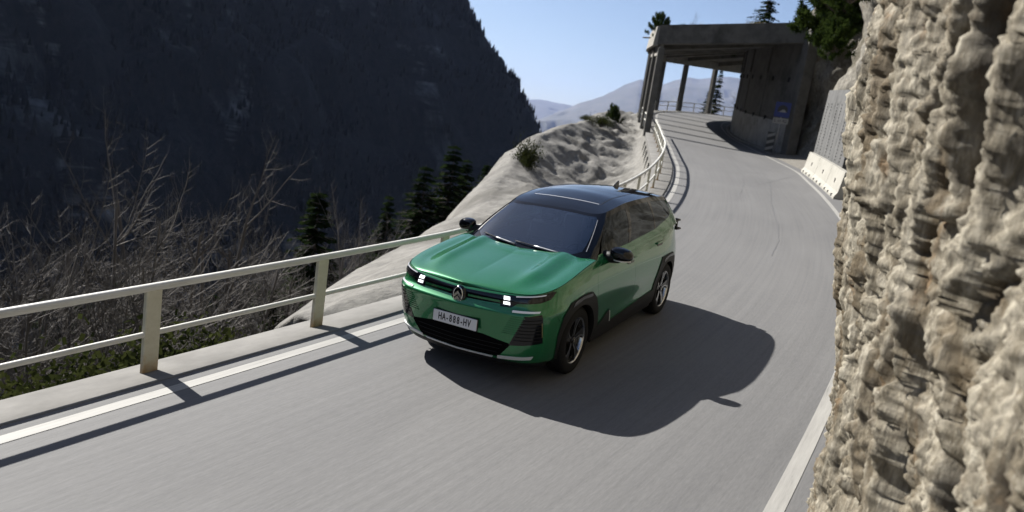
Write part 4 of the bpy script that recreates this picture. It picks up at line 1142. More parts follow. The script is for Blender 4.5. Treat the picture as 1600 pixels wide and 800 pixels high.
    h = r.uniform(.7, 2.6, n) * np.clip(.6 + d / 40, .7, 1.5); dr = np.column_stack([r.normal(0, .35, (n, 2)), np.ones(n)]); base = np.column_stack([XY, z - .2])
    wv = r.normal(0, 1, (n, 3)); wv[:, 2] *= .1; wv /= np.linalg.norm(wv, axis=1, keepdims=True); w = r.uniform(.003, .007, n)[:, None] * np.clip(d / 14, 1, 3)[:, None]
    tip = base + dr * h[:, None]; midp = base + dr * h[:, None] * .5 + r.normal(0, .12, (n, 3))
    V = np.stack([base - wv * w, base + wv * w, midp + wv * w * .7, midp - wv * w * .7, tip + wv * w * .3, tip - wv * w * .3], 1).reshape(-1, 3); b = np.arange(n)[:, None] * 6
    F = np.concatenate([b + [0, 1, 2, 3], b + [3, 2, 4, 5]])
    ob = mesh_np('brushwood', V, F, M['twig'], None, False); tag(ob, 'grey brown brushwood covering the slope below the railing', 'brushwood', kind='stuff')
forest_left()
def lone_plants():
    g = lambda x, y: float(zr(x, y))
    # outcrop plants
    plant(('bush', 0), 'shrub', (-20.3, -11.9, .45), (1.0, 1.0, 2.0), 'yellow green upright shrub growing on the grey outcrop behind the car roof', 'shrub')
    plant(('bush', 1), 'shrub', (-37.0, -15.6, 3.2), (1.3, 1.3, .9), 'low green shrub near the top of the outcrop, left of the gallery foot', 'shrub')
    plant(('bush', 2), 'shrub', (-37.9, -17.2, 3.45), (.6, .6, .5), 'small yellowish tuft on the crest of the grey outcrop', 'shrub')
    plant(('clump', 1), 'pine', (-45.8, -18.4, 3.6), (.85, .85, 1.3), 'small dark pine at the outer foot of the gallery columns', 'tree')
    # on the gallery roof
    plant(('clump', 1), 'pine', (-37.9, -13.1, float(zr(-37.9, -13.1)) + 6.35), (.75, .75, .95), 'dark pine bush growing on the front corner of the gallery roof', 'tree')
    plant(('clump', 0), 'pine', (-38.6, -11.6, float(zr(-38.6, -11.6)) + 6.35), (.6, .6, .5), 'low dark pine sprig on the gallery roof behind the larger pine bush', 'tree')
    plant(('deadbush', 0), 'dead_bush', (-37.4, -10.8, float(zr(-37.4, -10.8)) + 6.4), (1.0, 1.0, 1.25), 'thin leafless sapling on the gallery roof', 'sapling')
    # grass fringe on the roof
    r = np.random.default_rng(9); n = 2600; t = r.uniform(0, .25, n); k = (t * 89).astype(int); u = r.uniform(0.02, .75, n)
    P = GC[k] + (GW[k] - GC[k]) * u[:, None] + r.normal(0, .1, (n, 2)); z = GZO[k] + (GZI[k] - GZO[k]) * u - .1
    h = r.uniform(.08, .34, n) * np.clip(fbm(np.column_stack([P, P[:, 0] * 0]) * .9, 2) + .7, .2, 1.6); w = np.array([.02, .02, 0]); tip = np.column_stack([P + r.normal(0, .1, (n, 2)), z + h]); B = np.column_stack([P, z])
    V = np.stack([B - w, B + w, tip], 1).reshape(-1, 3)
    ob = mesh_np('roof_grass', V, np.arange(3 * n).reshape(-1, 3), noisy('dry_grass', (.22, .17, .08), (.36, .30, .17), 2, .9, 3, 0, .1), None, False); tag(ob, 'dry yellow grass along the gallery roof edge', 'grass', kind='stuff')
    # seen through and beyond the gallery
    plant(('fir', 1), 'fir_tree', (-90.5, -22.6, 5.9), (.95, .95, .95), 'dark fir seen through the gallery opening between two far columns', 'tree')
    plant(('fir', 2), 'fir_tree', (-93.5, -24.6, 5.9), (.75, .75, .62), 'smaller fir to the left of the fir seen through the gallery', 'tree')
    for i, (x, y) in enumerate([(-89, -17.6), (-91, -16.2), (-90, -18.8), (-93, -17.2), (-94, -14.6), (-96, -19), (-98, -16)]):
        plant(('bare', i % 5), 'bare_tree', (x, y, 6.3 + .18 * (-x - 89)), (.62, .62, .52), 'brown leafless tree behind the gallery, seen through its last openings', 'tree', 'brown trees seen through the gallery')
    # over the mouth
    plant(('fir', 1), 'fir_tree', (-63.0, -12.3, 11.5), (1.2, 1.2, .92), 'sparse tall fir above the gallery roof next to the cliff', 'tree')
    plant(('bare', 1), 'bare_tree', (-66, -14.0, 11.5), (.5, .5, .52), 'thin bare tree above the gallery roof left of the tall fir', 'tree')
    plant(('clump', 0), 'pine', (-33.6, -2.3, 9.6), (1.7, 1.7, 1.8), 'large dark green pine hanging from the cliff over the gallery mouth', 'tree')
    plant(('clump', 1), 'pine', (-31.0, -1.5, 10.2), (1.8, 1.8, 1.8), 'green pine crown right of the hanging pine at the top of the cliff', 'tree')
    plant(('clump', 1), 'pine', (-21.5, -.3, 6.9), (.75, .75, .9), 'green pine tuft on the cliff, just left of the near rock wall', 'tree')
    plant(('clump', 0), 'pine', (-19.5, .2, 8.3), (.9, .9, .9), 'upper green pine sprig on the cliff beside the near rock wall top', 'tree')
lone_plants()
# ------------------------------------------------------------------ the car (built in its own frame: x forward, y to its left, z up from the road)
RW = Matrix(((0.9972345, 0.0019361, 0.0742935), (0.0, 0.9996606, -0.0260510), (-0.0743187, 0.0259788, 0.9968961)))
CAR = empty('car', (0, 0, 0), 'green compact SUV with glossy black roof driving downhill towards the camera, lights on', 'car')
CAR.matrix_world = RW.to_4x4()
from mathutils.geometry import tessellate_polygon
def paint_mat():
    m = mat('green_pearl_paint', (.010, .150, .062), .26, .45)
    b = m.node_tree.nodes['Principled BSDF']; b.inputs['Coat Weight'].default_value = 1.0; b.inputs['Coat Roughness'].default_value = .03; b.inputs['Coat IOR'].default_value = 1.5
    co = coords(m, 'Object'); f = noise(m, co, 900, 2, .5)
    setbase(m, ramp(m, f, [(.3, (.005, .17, .058)), (.7, (.030, .29, .095))]))
    return m
M['paint_green'] = paint_mat()
M['gloss_black'] = mat('gloss_black', (.004, .004, .006), .04, 0, IOR=1.48)
M['plastic'] = noisy('black_plastic', (.014, .014, .015), (.024, .024, .025), 220, .55, 3, .25, .002)
M['satin'] = mat('satin_silver', (.62, .62, .63), .3, .25)
M['void'] = mat('grille_dark', (.004, .004, .0045), .8)
M['chrome'] = mat('chrome', (.75, .75, .76), .12, 1.0)
M['tyre'] = noisy('tyre_rubber', (.010, .010, .011), (.020, .020, .021), 40, .75, 4, .2, .002)
M['rim_dark'] = mat('rim_dark', (.025, .025, .027), .25, .6, Coat_Weight=.6)
M['rim_cut'] = mat('rim_cut', (.50, .50, .50), .22, 1.0)
M['interior'] = noisy('grey_trim', (.035, .036, .040), (.060, .062, .068), 60, .7, 3, .2, .003)
M['dash'] = noisy('pale_dash', (.20, .21, .225), (.27, .28, .30), 80, .6, 3, .2, .003)
for _n, _v in (('void', .03), ('plastic', .18), ('tyre', .15)): M[_n].node_tree.nodes['Principled BSDF'].inputs['Specular IOR Level'].default_value = _v
def glass_mat(name, tint, ior=1.5):
    m = bpy.data.materials.new(name); m.use_nodes = True; nt = m.node_tree; nt.nodes.clear()
    out = N(m, 'ShaderNodeOutputMaterial'); tr = N(m, 'ShaderNodeBsdfTransparent'); gl = N(m, 'ShaderNodeBsdfGlossy'); mx = N(m, 'ShaderNodeMixShader'); fr = N(m, 'ShaderNodeFresnel')
    tr.inputs[0].default_value = (*tint, 1); gl.inputs['Roughness'].default_value = .015; gl.inputs[0].default_value = (.82, .90, 1, 1); fr.inputs[0].default_value = ior
    L(m, fr.outputs[0], mx.inputs[0]); L(m, tr.outputs[0], mx.inputs[1]); L(m, gl.outputs[0], mx.inputs[2]); L(m, mx.outputs[0], out.inputs[0])
    return m
M['screen_glass'] = glass_mat('windscreen_glass', (.26, .33, .46), 2.4)
M['side_glass'] = glass_mat('tinted_glass', (.06, .065, .07), 1.42)
def lamp_mat(name, c, s):
    m = mat(name, c, .3); b = m.node_tree.nodes['Principled BSDF']; b.inputs['Emission Color'].default_value = (*c, 1); b.inputs['Emission Strength'].default_value = s; return m
M['lamp'] = lamp_mat('led_white', (.95, .97, 1.0), .9)
M['drl'] = lamp_mat('led_strip', (.60, .62, .66), .10)
def panel(name, fn, poly, m, parent=CAR, off=0.0, th=.018, da=.05, db=.05, mirror=False, smooth_edge=True):
    """a sheet of the car's skin: a polygon in the skin's own two coordinates, fitted to the surface, with real thickness"""
    bm = bmesh.new()
    vs = [bm.verts.new((a, b, 0)) for a, b in poly]
    for t in tessellate_polygon([[Vector((a, b, 0)) for a, b in poly]]):
        try: bm.faces.new([vs[i] for i in t])
        except ValueError: pass
    A_p = sum(poly[i - 1][0] * poly[i][1] - poly[i][0] * poly[i - 1][1] for i in range(len(poly))) / 2; A_t = sum(f.calc_area() for f in bm.faces)
    if abs(abs(A_p) - A_t) > .002: print('AREA', name, A_p, A_t)
    A = [q[0] for q in poly]; B = [q[1] for q in poly]
    for lo, hi, st, nrm in ((min(A), max(A), da, (1, 0, 0)), (min(B), max(B), db, (0, 1, 0))):
        k = math.floor(lo / st) + 1
        while k * st < hi - 1e-6:
            bmesh.ops.bisect_plane(bm, geom=bm.verts[:] + bm.edges[:] + bm.faces[:], dist=1e-5, plane_co=(k * st * nrm[0], k * st * nrm[1], 0), plane_no=nrm); k += 1
    bmesh.ops.remove_doubles(bm, verts=bm.verts[:], dist=1e-5)
    bm.normal_update()
    for f in bm.faces:
        if f.normal.z < 0: f.normal_flip()
    bm.verts.index_update()
    ab = np.array([(v.co.x, v.co.y) for v in bm.verts]); faces = [[v.index for v in f.verts] for f in bm.faces]
    bnd = []
    for e in bm.edges:
        if len(e.link_faces) == 1:
            l = e.link_faces[0].loops
            for lp in l:
                if lp.edge == e: bnd.append((lp.vert.index, lp.link_loop_next.vert.index))
    bm.free()
    P, Nn = surf_off(fn, ab[:, 0], ab[:, 1], off)
    # outward = away from the car's middle
    cen = P.mean(0); ref = np.array([0, 0, .7])
    sgn = 1.0 if ((cen - ref) * Nn.mean(0)).sum() > 0 else -1.0
    if sgn < 0:
        Nn = -Nn; P = P + 2 * off * Nn; faces = [q[::-1] for q in faces]; bnd = [(b, a) for a, b in bnd]
    n = len(P); V = list(P); NV = list(Nn); loops_n = [[Nn[i] for i in q] for q in faces]
    bev = min(.003, th * .3)
    for a, b in bnd:
        o = len(V); V += [P[a], P[b], P[b] - Nn[b] * th, P[a] - Nn[a] * th]
        e = P[b] - P[a]; w = np.cross(e, Nn[a]); w /= np.linalg.norm(w) + 1e-9
        faces.append([o + 1, o, o + 3, o + 2]); loops_n.append([w] * 4)
    V = np.array(V)
    if mirror:
        V = V * [1, -1, 1]; faces = [q[::-1] for q in faces]; loops_n = [[np.array(x) * [1, -1, 1] for x in q[::-1]] for q in loops_n]
    o = mesh(name, V, faces, m, parent, True)
    try: o.data.normals_split_custom_set([tuple(map(float, x)) for q in loops_n for x in q])
    except Exception as ex: print('normals', ex)
    return o
def both(name, *a, **k): return panel(name, *a, **k), panel(name, *a, mirror=True, **k)
px_ = lambda x: float(p_of_x(x))
def Xp(p): return np.interp(abs(p), _S, _OX2)
def topline(p0, p1, n, d=.004): return [(float(p), float(ztop(Xp(p))) - d) for p in np.linspace(p0, p1, n)]
PF, PR = px_(1.392), px_(-1.392); ZC = .358
def arcp(pc, r, a0, a1, n=14): # degrees, 0 = towards the nose, 90 = up ; p grows backwards
    return [(pc - r * math.cos(math.radians(a)), ZC + r * math.sin(math.radians(a))) for a in np.linspace(a0, a1, n)]
g = .003
# bumper, one piece from arch to arch
pb = px_(1.885)
half = arcp(PF, .405, -14, 33, 8) + [(pb, .80)] + [(px_(1.90), float(ztop(1.90)) - .006)]
poly = half[::-1] if False else None
right = [(-a, b) for a, b in half]
bump_poly = [(-.9, .235)] + [(0, .235)] + [(.9, .235)] + half + topline(px_(1.90) - .01, -px_(1.90) + .01, 60, .006) + right[::-1]
panel('front_bumper', body, bump_poly, M['paint_green'], da=.03, db=.03)
# fenders
fen = arcp(PF, .405, 34, 186, 26) + [(px_(.975), .262), (px_(.972), .70), (px_(.985), .90), (px_(.955), float(ztop(.955)) - .004)] + topline(px_(.965), px_(1.895), 30)[0:] + [(pb + g, .80)]
both('fender', body, fen, M['paint_green'], da=.04, db=.04)
fd = [(px_(.975) + g, .30), (px_(-.205), .30), (px_(-.19), .55), (px_(-.135), .88), (px_(-.165), 1.0)] + topline(px_(-.18), px_(.95), 16)[0:] + [(px_(.985) + g, .90), (px_(.972) + g, .70)]
both('front_door', body, fd, M['paint_green'], da=.05, db=.03)
rdoor = [(px_(-.205) + g, .30), (px_(-.93), .30)] + arcp(PR, .47, 10, 62, 10) + [(px_(-1.20), .93)] + topline(px_(-1.22), px_(-.185), 16) + [(px_(-.165) + g, 1.0), (px_(-.135) + g, .88), (px_(-.19) + g, .55)]
both('rear_door', body, rdoor, M['paint_green'], da=.05, db=.03)
qp = [(a + g, b) for a, b in arcp(PR, .47, 8, 62, 10)] + [(px_(-1.20) + g, .93)] + topline(px_(-1.222), PMAX - .02, 40) + [(PMAX - .02, .30), (px_(-1.98), .30)] + arcp(PR, .405, 190, -8, 26)
both('rear_quarter', body, qp, M['paint_green'], da=.05, db=.04)
# wheel arch and sill cladding
FO = [(-.425, -.10), (-.43, .0), (-.43, .15), (-.35, .345), (-.23, .466), (.0, .492), (.125, .497), (.255, .484), (.36, .40), (.45, .26), (.495, .10), (.50, -.11)]
def clad(pc, O, nm='arch_cladding'):
    poly = [(pc + a, ZC + b) for a, b in O] + arcp(pc, .392, 195, -15, 30)
    both(nm, body, poly, M['plastic'], off=.010, th=.05, da=.05, db=.05)
clad(PF, FO); clad(PR, [(-.52, -.11), (-.50, .09), (-.43, .24), (-.35, .385), (-.256, .492), (.0, .497), (.24, .488), (.36, .40), (.44, .24), (.46, .10), (.45, -.10)])
for pc in (PF, PR):
    both('arch_insert', body, [(pc - .21, ZC + .415), (pc - .17, ZC + .462), (pc + .0, ZC + .484), (pc + .235, ZC + .474), (pc + .25, ZC + .44), (pc + .02, ZC + .452)], M['gloss_black'], off=.016, th=.012, da=.05, db=.05)
both('sill_cladding', body, [(PF + .43, .215), (PF + .455, .375), (2.37, .52), (2.405, .365), (3.10, .405), (PR - .485, .448), (PR - .46, .215)], M['plastic'], off=.012, th=.05, da=.06, db=.05)
both('sill_trim', body, [(2.372, .50), (2.384, .50), (2.412, .372), (2.400, .368)], M['satin'], off=.016, th=.008)
panel('front_apron', body, [(-.98, .19), (-.6, .19), (0, .19), (.6, .19), (.98, .19), (1.02, .262), (.5, .262), (0, .262), (-.5, .262), (-1.02, .262)], M['plastic'], off=.002, th=.05)
# nose
panel('grille_band', body, [(-.47, .835), (-.25, .825), (0, .815), (.25, .825), (.47, .835), (.455, .915), (.25, .908), (0, .903), (-.25, .908), (-.455, .915)], M['gloss_black'], off=.004, th=.02, da=.04, db=.02)
for z0, z1, mm, nm in ((.846, .866, 'paint_green', 'grille_bar'), (.887, .890, 'rim_dark', 'grille_line')):
    for s in (-1, 1):
        a, b = sorted((s * .10, s * .445)); panel(nm, body, [(a, z0 - .004), (b, z0), (b, z1), (a, z1 - .004)], M[mm], off=.009, th=.008, da=.04)
HEAD = [(.432, .905), (.543, .927), (.602, .927), (.895, .966), (.98, .982), (1.035, .972), (.955, .916), (.849, .887), (.621, .861), (.563, .816), (.452, .812)]
LENS = glass_mat('lamp_glass', (.8, .82, .84))
for mir in (False, True):
    h = panel('headlight', body, HEAD, M['gloss_black'], off=.005, th=.02, da=.03, db=.03, mirror=mir)
    for q in ([(.478, .910), (.540, .910), (.545, .882), (.482, .880)], [(.482, .866), (.546, .866), (.550, .838), (.484, .838)]):
        panel('light_square', body, q, M['lamp'], h, off=.012, th=.008, mirror=mir)
    panel('light_strip', body, [(.602, .916), (.895, .948), (.90, .957), (.602, .925)], M['drl'], h, off=.011, th=.006, mirror=mir)
    for q in ([(.64, .872), (.74, .884), (.74, .911), (.64, .903)], [(.76, .886), (.85, .899), (.87, .926), (.76, .915)]):
        panel('light_module', body, q, M['rim_dark'], h, off=.009, th=.006, mirror=mir)
    panel('daytime_light', body, [(.595, .783), (.856, .793), (.858, .807), (.592, .797)], M['drl'], off=.008, th=.012, mirror=mir)
    ins = panel('corner_intake', body, [(.722, .760), (.888, .782), (.908, .755), (.916, .484), (.576, .439)], M['gloss_black'], off=.004, th=.02, mirror=mir)
    for k in range(7):
        z0 = .50 + k * .036; panel('intake_slat', body, [(.60 + (z0 - .44) * .40, z0), (.895, z0 + .01), (.895, z0 + .016), (.60 + (z0 - .44) * .40, z0 + .006)], M['plastic'], ins, off=.008, th=.006, mirror=mir)
    panel('side_reflector', body, [(.893, .70), (.899, .70), (.909, .546), (.903, .546)], mat('amber', (.30, .27, .12), .3), ins, off=.010, th=.006, mirror=mir)
    panel('lip_strip', body, [(.471, .306), (.83, .342), (.81, .308), (.465, .272)], M['satin'], off=.008, th=.012, mirror=mir)
    for k in range(9):
        z0 = .555 + k * .023; a = .50 + k * .012
        panel('bumper_rib', body, [(a, z0), (a + .135, z0), (a + .135, z0 + .008), (a, z0 + .008)], M['paint_green'], off=.006, th=.008, mirror=mir)
    # door handles
    for p0, p1, z in ((2.80, 3.05, .985), (3.86, 4.10, 1.045)):
        panel('door_handle', body, [(p0, z), (p0 + .03, z + .022), (p1 - .03, z + .024), (p1, z + .004), (p1 - .04, z - .026), (p0 + .04, z - .026)], M['gloss_black'], off=.006, th=.008, mirror=mir)
        panel('handle_bar', body, [(p0 - .01, z + .004), (p0, z + .024), (p1 + .05, z + .026), (p1 + .06, z + .008)], M['paint_green'], off=.022, th=.014, mirror=mir)
LG = [(-.60, .452), (-.30, .502), (0, .508), (.30, .502), (.60, .452), (.475, .292), (0, .288), (-.475, .292)]
lg = panel('lower_grille', body, LG, M['void'], off=.003, th=.02)
for k in range(3):
    z0 = .335 + k * .045; w = .46 + .025 * k; panel('grille_slat', body, [(-w, z0), (w, z0), (w, z0 + .006), (-w, z0 + .006)], M['tyre'], lg, off=.007, th=.008)
panel('lip_line', body, [(-.41, .272), (0, .270), (.41, .272), (.42, .286), (0, .284), (-.42, .286)], M['satin'], off=.009, th=.012)
# bonnet
def grid_sheet(name, fn, a, b, m, th=.015):
    A, Bm = np.meshgrid(a, b, indexing='ij'); P, Nn = surf_off(fn, A, Bm, 0.0)
    n, k = A.shape; up = Nn[n // 2, k // 2, 2] > 0; Nn = Nn if up else -Nn
    V = P.reshape(-1, 3); F = grid_faces(n, k); NN = Nn.reshape(-1, 3)
    t = np.cross(V[F[:, 1]] - V[F[:, 0]], V[F[:, 2]] - V[F[:, 0]]).sum(0)[2]
    if t < 0: F = F[:, ::-1]
    o = mesh_np(name, V, F, m, CAR)
    li = np.empty(len(o.data.loops), dtype=np.int32); o.data.loops.foreach_get('vertex_index', li)
    if len(li) == F.size: o.data.normals_split_custom_set([tuple(map(float, NN[i])) for i in li])
    return o
grid_sheet('bonnet', bonnet, np.concatenate([np.linspace(.004, .35, 40), np.linspace(.36, 1, 50)]), np.linspace(-1, 1, 91), M['paint_green'])
# greenhouse
WS = [(-.60, .135), (0, .125), (.60, .135), (.70, .20), (.735, .40), (.785, .86), (.74, .93), (0, .945), (-.74, .93), (-.785, .86), (-.735, .40), (-.70, .20)]
panel('windscreen', green, WS, M['screen_glass'], off=.002, th=.004, da=.05, db=.08)
# frit and cowl below, header above, screen pillars
panel('cowl', green, [(-.95, -.02), (0, -.02), (.95, -.02), (.93, .14), (.70, .20), (.60, .135), (0, .125), (-.60, .135), (-.70, .20), (-.93, .14)], M['gloss_black'], off=.0, th=.012, da=.05, db=.06)
panel('roof_header', green, [(-.785, .86), (-.74, .93), (0, .945), (.74, .93), (.785, .86), (.95, .86), (.95, 1.0), (0, 1.0), (-.95, 1.0), (-.95, .86)], M['gloss_black'], th=.012, da=.05, db=.05)
both('screen_pillar', green, [(.70, .20), (.93, .14), (.95, .10), (.945, .42), (.99, .70), (1.03, .82), (1.10, .875), (1.10, 1.0), (.952, 1.0), (.952, .86), (.785, .86), (.735, .40)], M['gloss_black'], th=.012, da=.04, db=.06)
both('pillar_trim', green, [(.748, .20), (.756, .20), (.80, .86), (.792, .86)], M['satin'], off=.004, th=.006, da=.02, db=.06)
both('side_window', green, [(1.0, .10), (.955, .42), (1.0, .70), (1.04, .82), (1.15, .873), (1.60, .885), (2.03, .885), (1.74, .092)], M['side_glass'], off=.001, th=.004, da=.08, db=.08)
both('centre_pillar', green, [(1.74, .09), (2.03, .885), (2.19, .885), (1.80, .095)], M['gloss_black'], off=.003, th=.012)
both('side_window', green, [(1.80, .10), (2.19, .885), (2.76, .875), (2.735, .406), (2.655, .13)], M['side_glass'], off=.001, th=.004, da=.08, db=.08)
both('rear_pillar', green, [(2.655, .13), (2.735, .406), (2.76, .875), (2.85, .875), (2.763, .397), (2.708, .134)], M['gloss_black'], off=.003, th=.012)
both('quarter_window', green, [(2.708, .134), (2.763, .397), (2.85, .875), (3.50, .86), (3.57, .66), (3.50, .47), (3.34, .32)], M['side_glass'], off=.001, th=.004, da=.08, db=.08)
both('window_frame', green, [(1.10, 1.0), (1.10, .872), (1.15, .874), (1.60, .886), (2.19, .886), (2.85, .876), (3.50, .862), (3.60, .85), (3.66, 1.0)], M['gloss_black'], off=.004, th=.012, da=.06)
both('belt_moulding', green, [(.95, -.03), (2.0, -.03), (2.9, -.03), (2.9, .115), (2.708, .130), (1.80, .095), (1.0, .096), (.95, .08)], M['paint_green'], off=.0, th=.012, da=.08, db=.04)
both('rear_side_panel', green, [(2.9, -.03), (3.7, -.03), (3.75, .4), (3.70, .9), (3.60, .85), (3.57, .66), (3.50, .47), (3.34, .32), (2.708, .132), (2.9, .116)], M['paint_green'], off=.001, th=.012, da=.05, db=.05)
both('rear_window', green, [(3.7, -.03), (GMAX - .01, -.03), (GMAX - .01, .99), (3.70, .99), (3.70, .9), (3.75, .4)], M['gloss_black'], th=.012, da=.06)
rg = np.concatenate([np.linspace(.01, .9, 50), np.linspace(.92, 3.5, 40), np.linspace(3.55, GMAX - .01, 24)])
grid_sheet('roof', roof, rg, np.linspace(-1, 1, 61), M['gloss_black'])
def on_roof(x, y, d=.004):
    zc = float(_pchip(x, RZ_X, RC_Z)); zs = float(_pchip(x, RZ_X, RZ_S)); return Vector((x, y, zs + (zc - zs) * (1 - min(abs(y) / .615, 1) ** 2.2) + d))
def strip(name, pts, w, m, d=.003):
    V = []; F = []
    for i, (x, y) in enumerate(pts):
        a = np.array(pts[max(i - 1, 0)]); b = np.array(pts[min(i + 1, len(pts) - 1)]); t = (b - a) / np.linalg.norm(b - a)
        for s in (-1, 1): V.append(on_roof(x - t[1] * w * s / 2, y + t[0] * w * s / 2, d))
        if i: F.append((2 * i - 2, 2 * i - 1, 2 * i + 1, 2 * i))
    return mesh(name, V, F, m, CAR, True)
strip('sunroof_edge', [(.06 - .03 * (y / .45) ** 2, y) for y in np.linspace(-.44, .44, 24)], .012, M['satin'])
for s in (-1, 1): strip('sunroof_seam', [(x, s * (.455 + .01 * math.sin(x))) for x in np.linspace(.03, -1.35, 24)], .007, M['tyre'], .002)
strip('sunroof_seam', [(-.62, y) for y in np.linspace(-.455, .455, 20)], .007, M['tyre'], .002)
# shark fin
b = MB(); V = []
for (x, z, w) in [(-1.45, .0, .02), (-1.52, .035, .024), (-1.60, .075, .016), (-1.645, .082, .006), (-1.65, .0, .028)]:
    base = float(on_roof(x, 0, 0).z)
    V += [(x, -w, base - .004), (x, w, base - .004), (x, w * .35, base + z), (x, -w * .35, base + z)]
F = []
for i in range(4):
    for k in range(4): F.append((i * 4 + k, i * 4 + (k + 1) % 4, i * 4 + 4 + (k + 1) % 4, i * 4 + 4 + k))
F += [(3, 2, 1, 0), (16, 17, 18, 19)]
auto_smooth(mesh('antenna', V, F, M['gloss_black'], CAR), 50)
# rear lamps, two little wings per side
for s in (-1, 1):
    for (x, y, z, sx, sy, sz) in ((-2.09, .765, 1.215, .13, .09, .032), (-2.15, .765, 1.085, .12, .10, .032)):
        t = MB().box((0, 0, 0), (sx, sy, sz), Matrix.Rotation(s * -.25, 3, 'Z'), .012).build('tail_light', M['gloss_black'], CAR); t.location = (x, s * y, z); auto_smooth(t, 40)
    t = MB().box((0, 0, 0), (.05, .03, .12), None, .008).build('lamp_stem', M['gloss_black'], CAR); t.location = (-2.14, s * .765, 1.145)
# dark inner body so no light leaks through the shut lines
for nm, pl in (('inner_panel', [(-1.0, .24), (0, .24), (1.0, .24), (1.05, .9), (0, .88), (-1.05, .9)]),): panel(nm, body, pl, M['tyre'], off=-.035, th=.004, da=.1, db=.1)
both('inner_panel', body, [(2.0, .24), (3.78, .24), (3.78, 1.13), (2.0, 1.06)], M['tyre'], off=-.04, th=.004, da=.1, db=.1)
both('inner_panel', body, [(1.0, .82), (2.0, .82), (2.0, 1.0), (1.0, .90)], M['tyre'], off=-.04, th=.004, da=.1, db=.1)
ub = MB().box((0, 0, .30), (2.0, 1.66, .2), None, .02).box((1.86, 0, .34), (.34, 1.3, .26), None, .02).box((-1.95, 0, .40), (.40, 1.4, .3), None, .02).box((0, 0, .44), (3.9, 1.16, .40)).build('underbody', M['plastic'], CAR)
for wx in (1.392, -1.392):
    for s in (-1, 1):
        V = []; F = []; n = 20
        for k in range(n + 1):
            a = math.radians(-20 + 220 * k / n)
            for yy in (.58, .885): V.append((wx + .415 * math.cos(a), s * yy, ZC + .415 * math.sin(a)))
            if k: F.append((2 * k - 2, 2 * k - 1, 2 * k + 1, 2 * k))
        mesh('wheel_liner', V, F, M['tyre'], CAR)
# wheels
def wheel(x, s, first=[None]):
    R0 = .360
    w = bpy.data.objects.new('wheel', None); COL.objects.link(w); w.parent = CAR; w.location = (x, s * .812, R0 - .004)
    prof = [(.248, -.105), (.275, -.112), (.318, -.110), (.345, -.098), (.357, -.080), (.360, -.05), (.3605, 0), (.360, .05), (.357, .080), (.345, .098), (.318, .110), (.275, .112), (.248, .104)]
    t = MB().lathe(prof, 56).build('tyre', M['tyre'], w, True)
    tb = MB()
    for k in range(56): # tread blocks
        a = 2 * math.pi * k / 56
        for yy in (-.055, .0, .055): tb.box((.361 * math.cos(a), yy, .361 * math.sin(a)), (.03, .038, .006), Matrix.Rotation(-a + math.pi / 2, 3, 'Y'))
    tb.build('tread', M['tyre'], t)
    f = s # outer side
    rim = MB().lathe([(.246, -.09), (.236, -.07), (.226, .0), (.232, f * .085), (.240, f * .098), (.250, f * .104), (.252, f * .097)], 48).build('rim', M['rim_cut'], w, True)
    MB().lathe([(.0, f * .02), (.19, f * .02), (.225, f * .04)], 40).build('brake_disc', M['rim_dark'], w, True)
    # five broad dark blades, each with a machined edge
    for k in range(5):
        a0 = 2 * math.pi * k / 5 + .35
        def sp(r, a, y): return (r * math.cos(a0 + a), y * f, r * math.sin(a0 + a))
        V = [sp(.045, -.55, .070), sp(.045, .55, .070), sp(.13, .20, .078), sp(.20, .30, .086), sp(.238, .46, .090), sp(.238, -.16, .090), sp(.19, -.14, .086), sp(.12, -.22, .078)]
        n = len(V); V2 = V + [(p[0], p[1] - f * .03, p[2]) for p in V]
        F = [tuple(range(n)), tuple(range(2 * n - 1, n - 1, -1))] + [(i, n + i, n + (i + 1) % n, (i + 1) % n) for i in range(n)]
        mesh('spoke', V2, F, M['rim_dark'], w)
        e0 = [sp(.06, .42, .076), sp(.13, .21, .083), sp(.20, .305, .090), sp(.236, .45, .094)]; e1 = [sp(.055, .12, .076), sp(.125, .06, .083), sp(.198, .20, .090), sp(.238, .30, .094)]
        V = e0 + e1; F = [(i, i + 1, 4 + i + 1, 4 + i) for i in range(3)]
        mesh('spoke_face', V, F, M['rim_cut'], w, True)
    hub = MB().lathe([(.0, f * .086), (.030, f * .085), (.034, f * .078), (.036, f * .06)], 20).build('hub_cap', M['gloss_black'], w, True)
    for k in range(2):
        c = .004 - k * .016; V = []
        for (yy, zz) in ((-.018, c - .010), (0, c + .006), (.018, c - .010), (.018, c - .017), (0, c - .001), (-.018, c - .017)): V.append((yy, f * .0885, zz))
        mesh('hub_chevron', V, [(0, 1, 4, 5), (1, 2, 3, 4)], M['chrome'], hub)
    for k in range(5):
        a = 2 * math.pi * k / 5 + .35 + .63
        MB().lathe([(0, f * .075), (.008, f * .074), (.009, f * .06)], 8, 'y', (.056 * math.cos(a), 0, .056 * math.sin(a))).build('wheel_nut', M['rim_dark'], w)
    if x > 0: w.rotation_euler = (0, 0, .03)
for x in (1.392, -1.392):
    for s in (-1, 1): wheel(x, s)
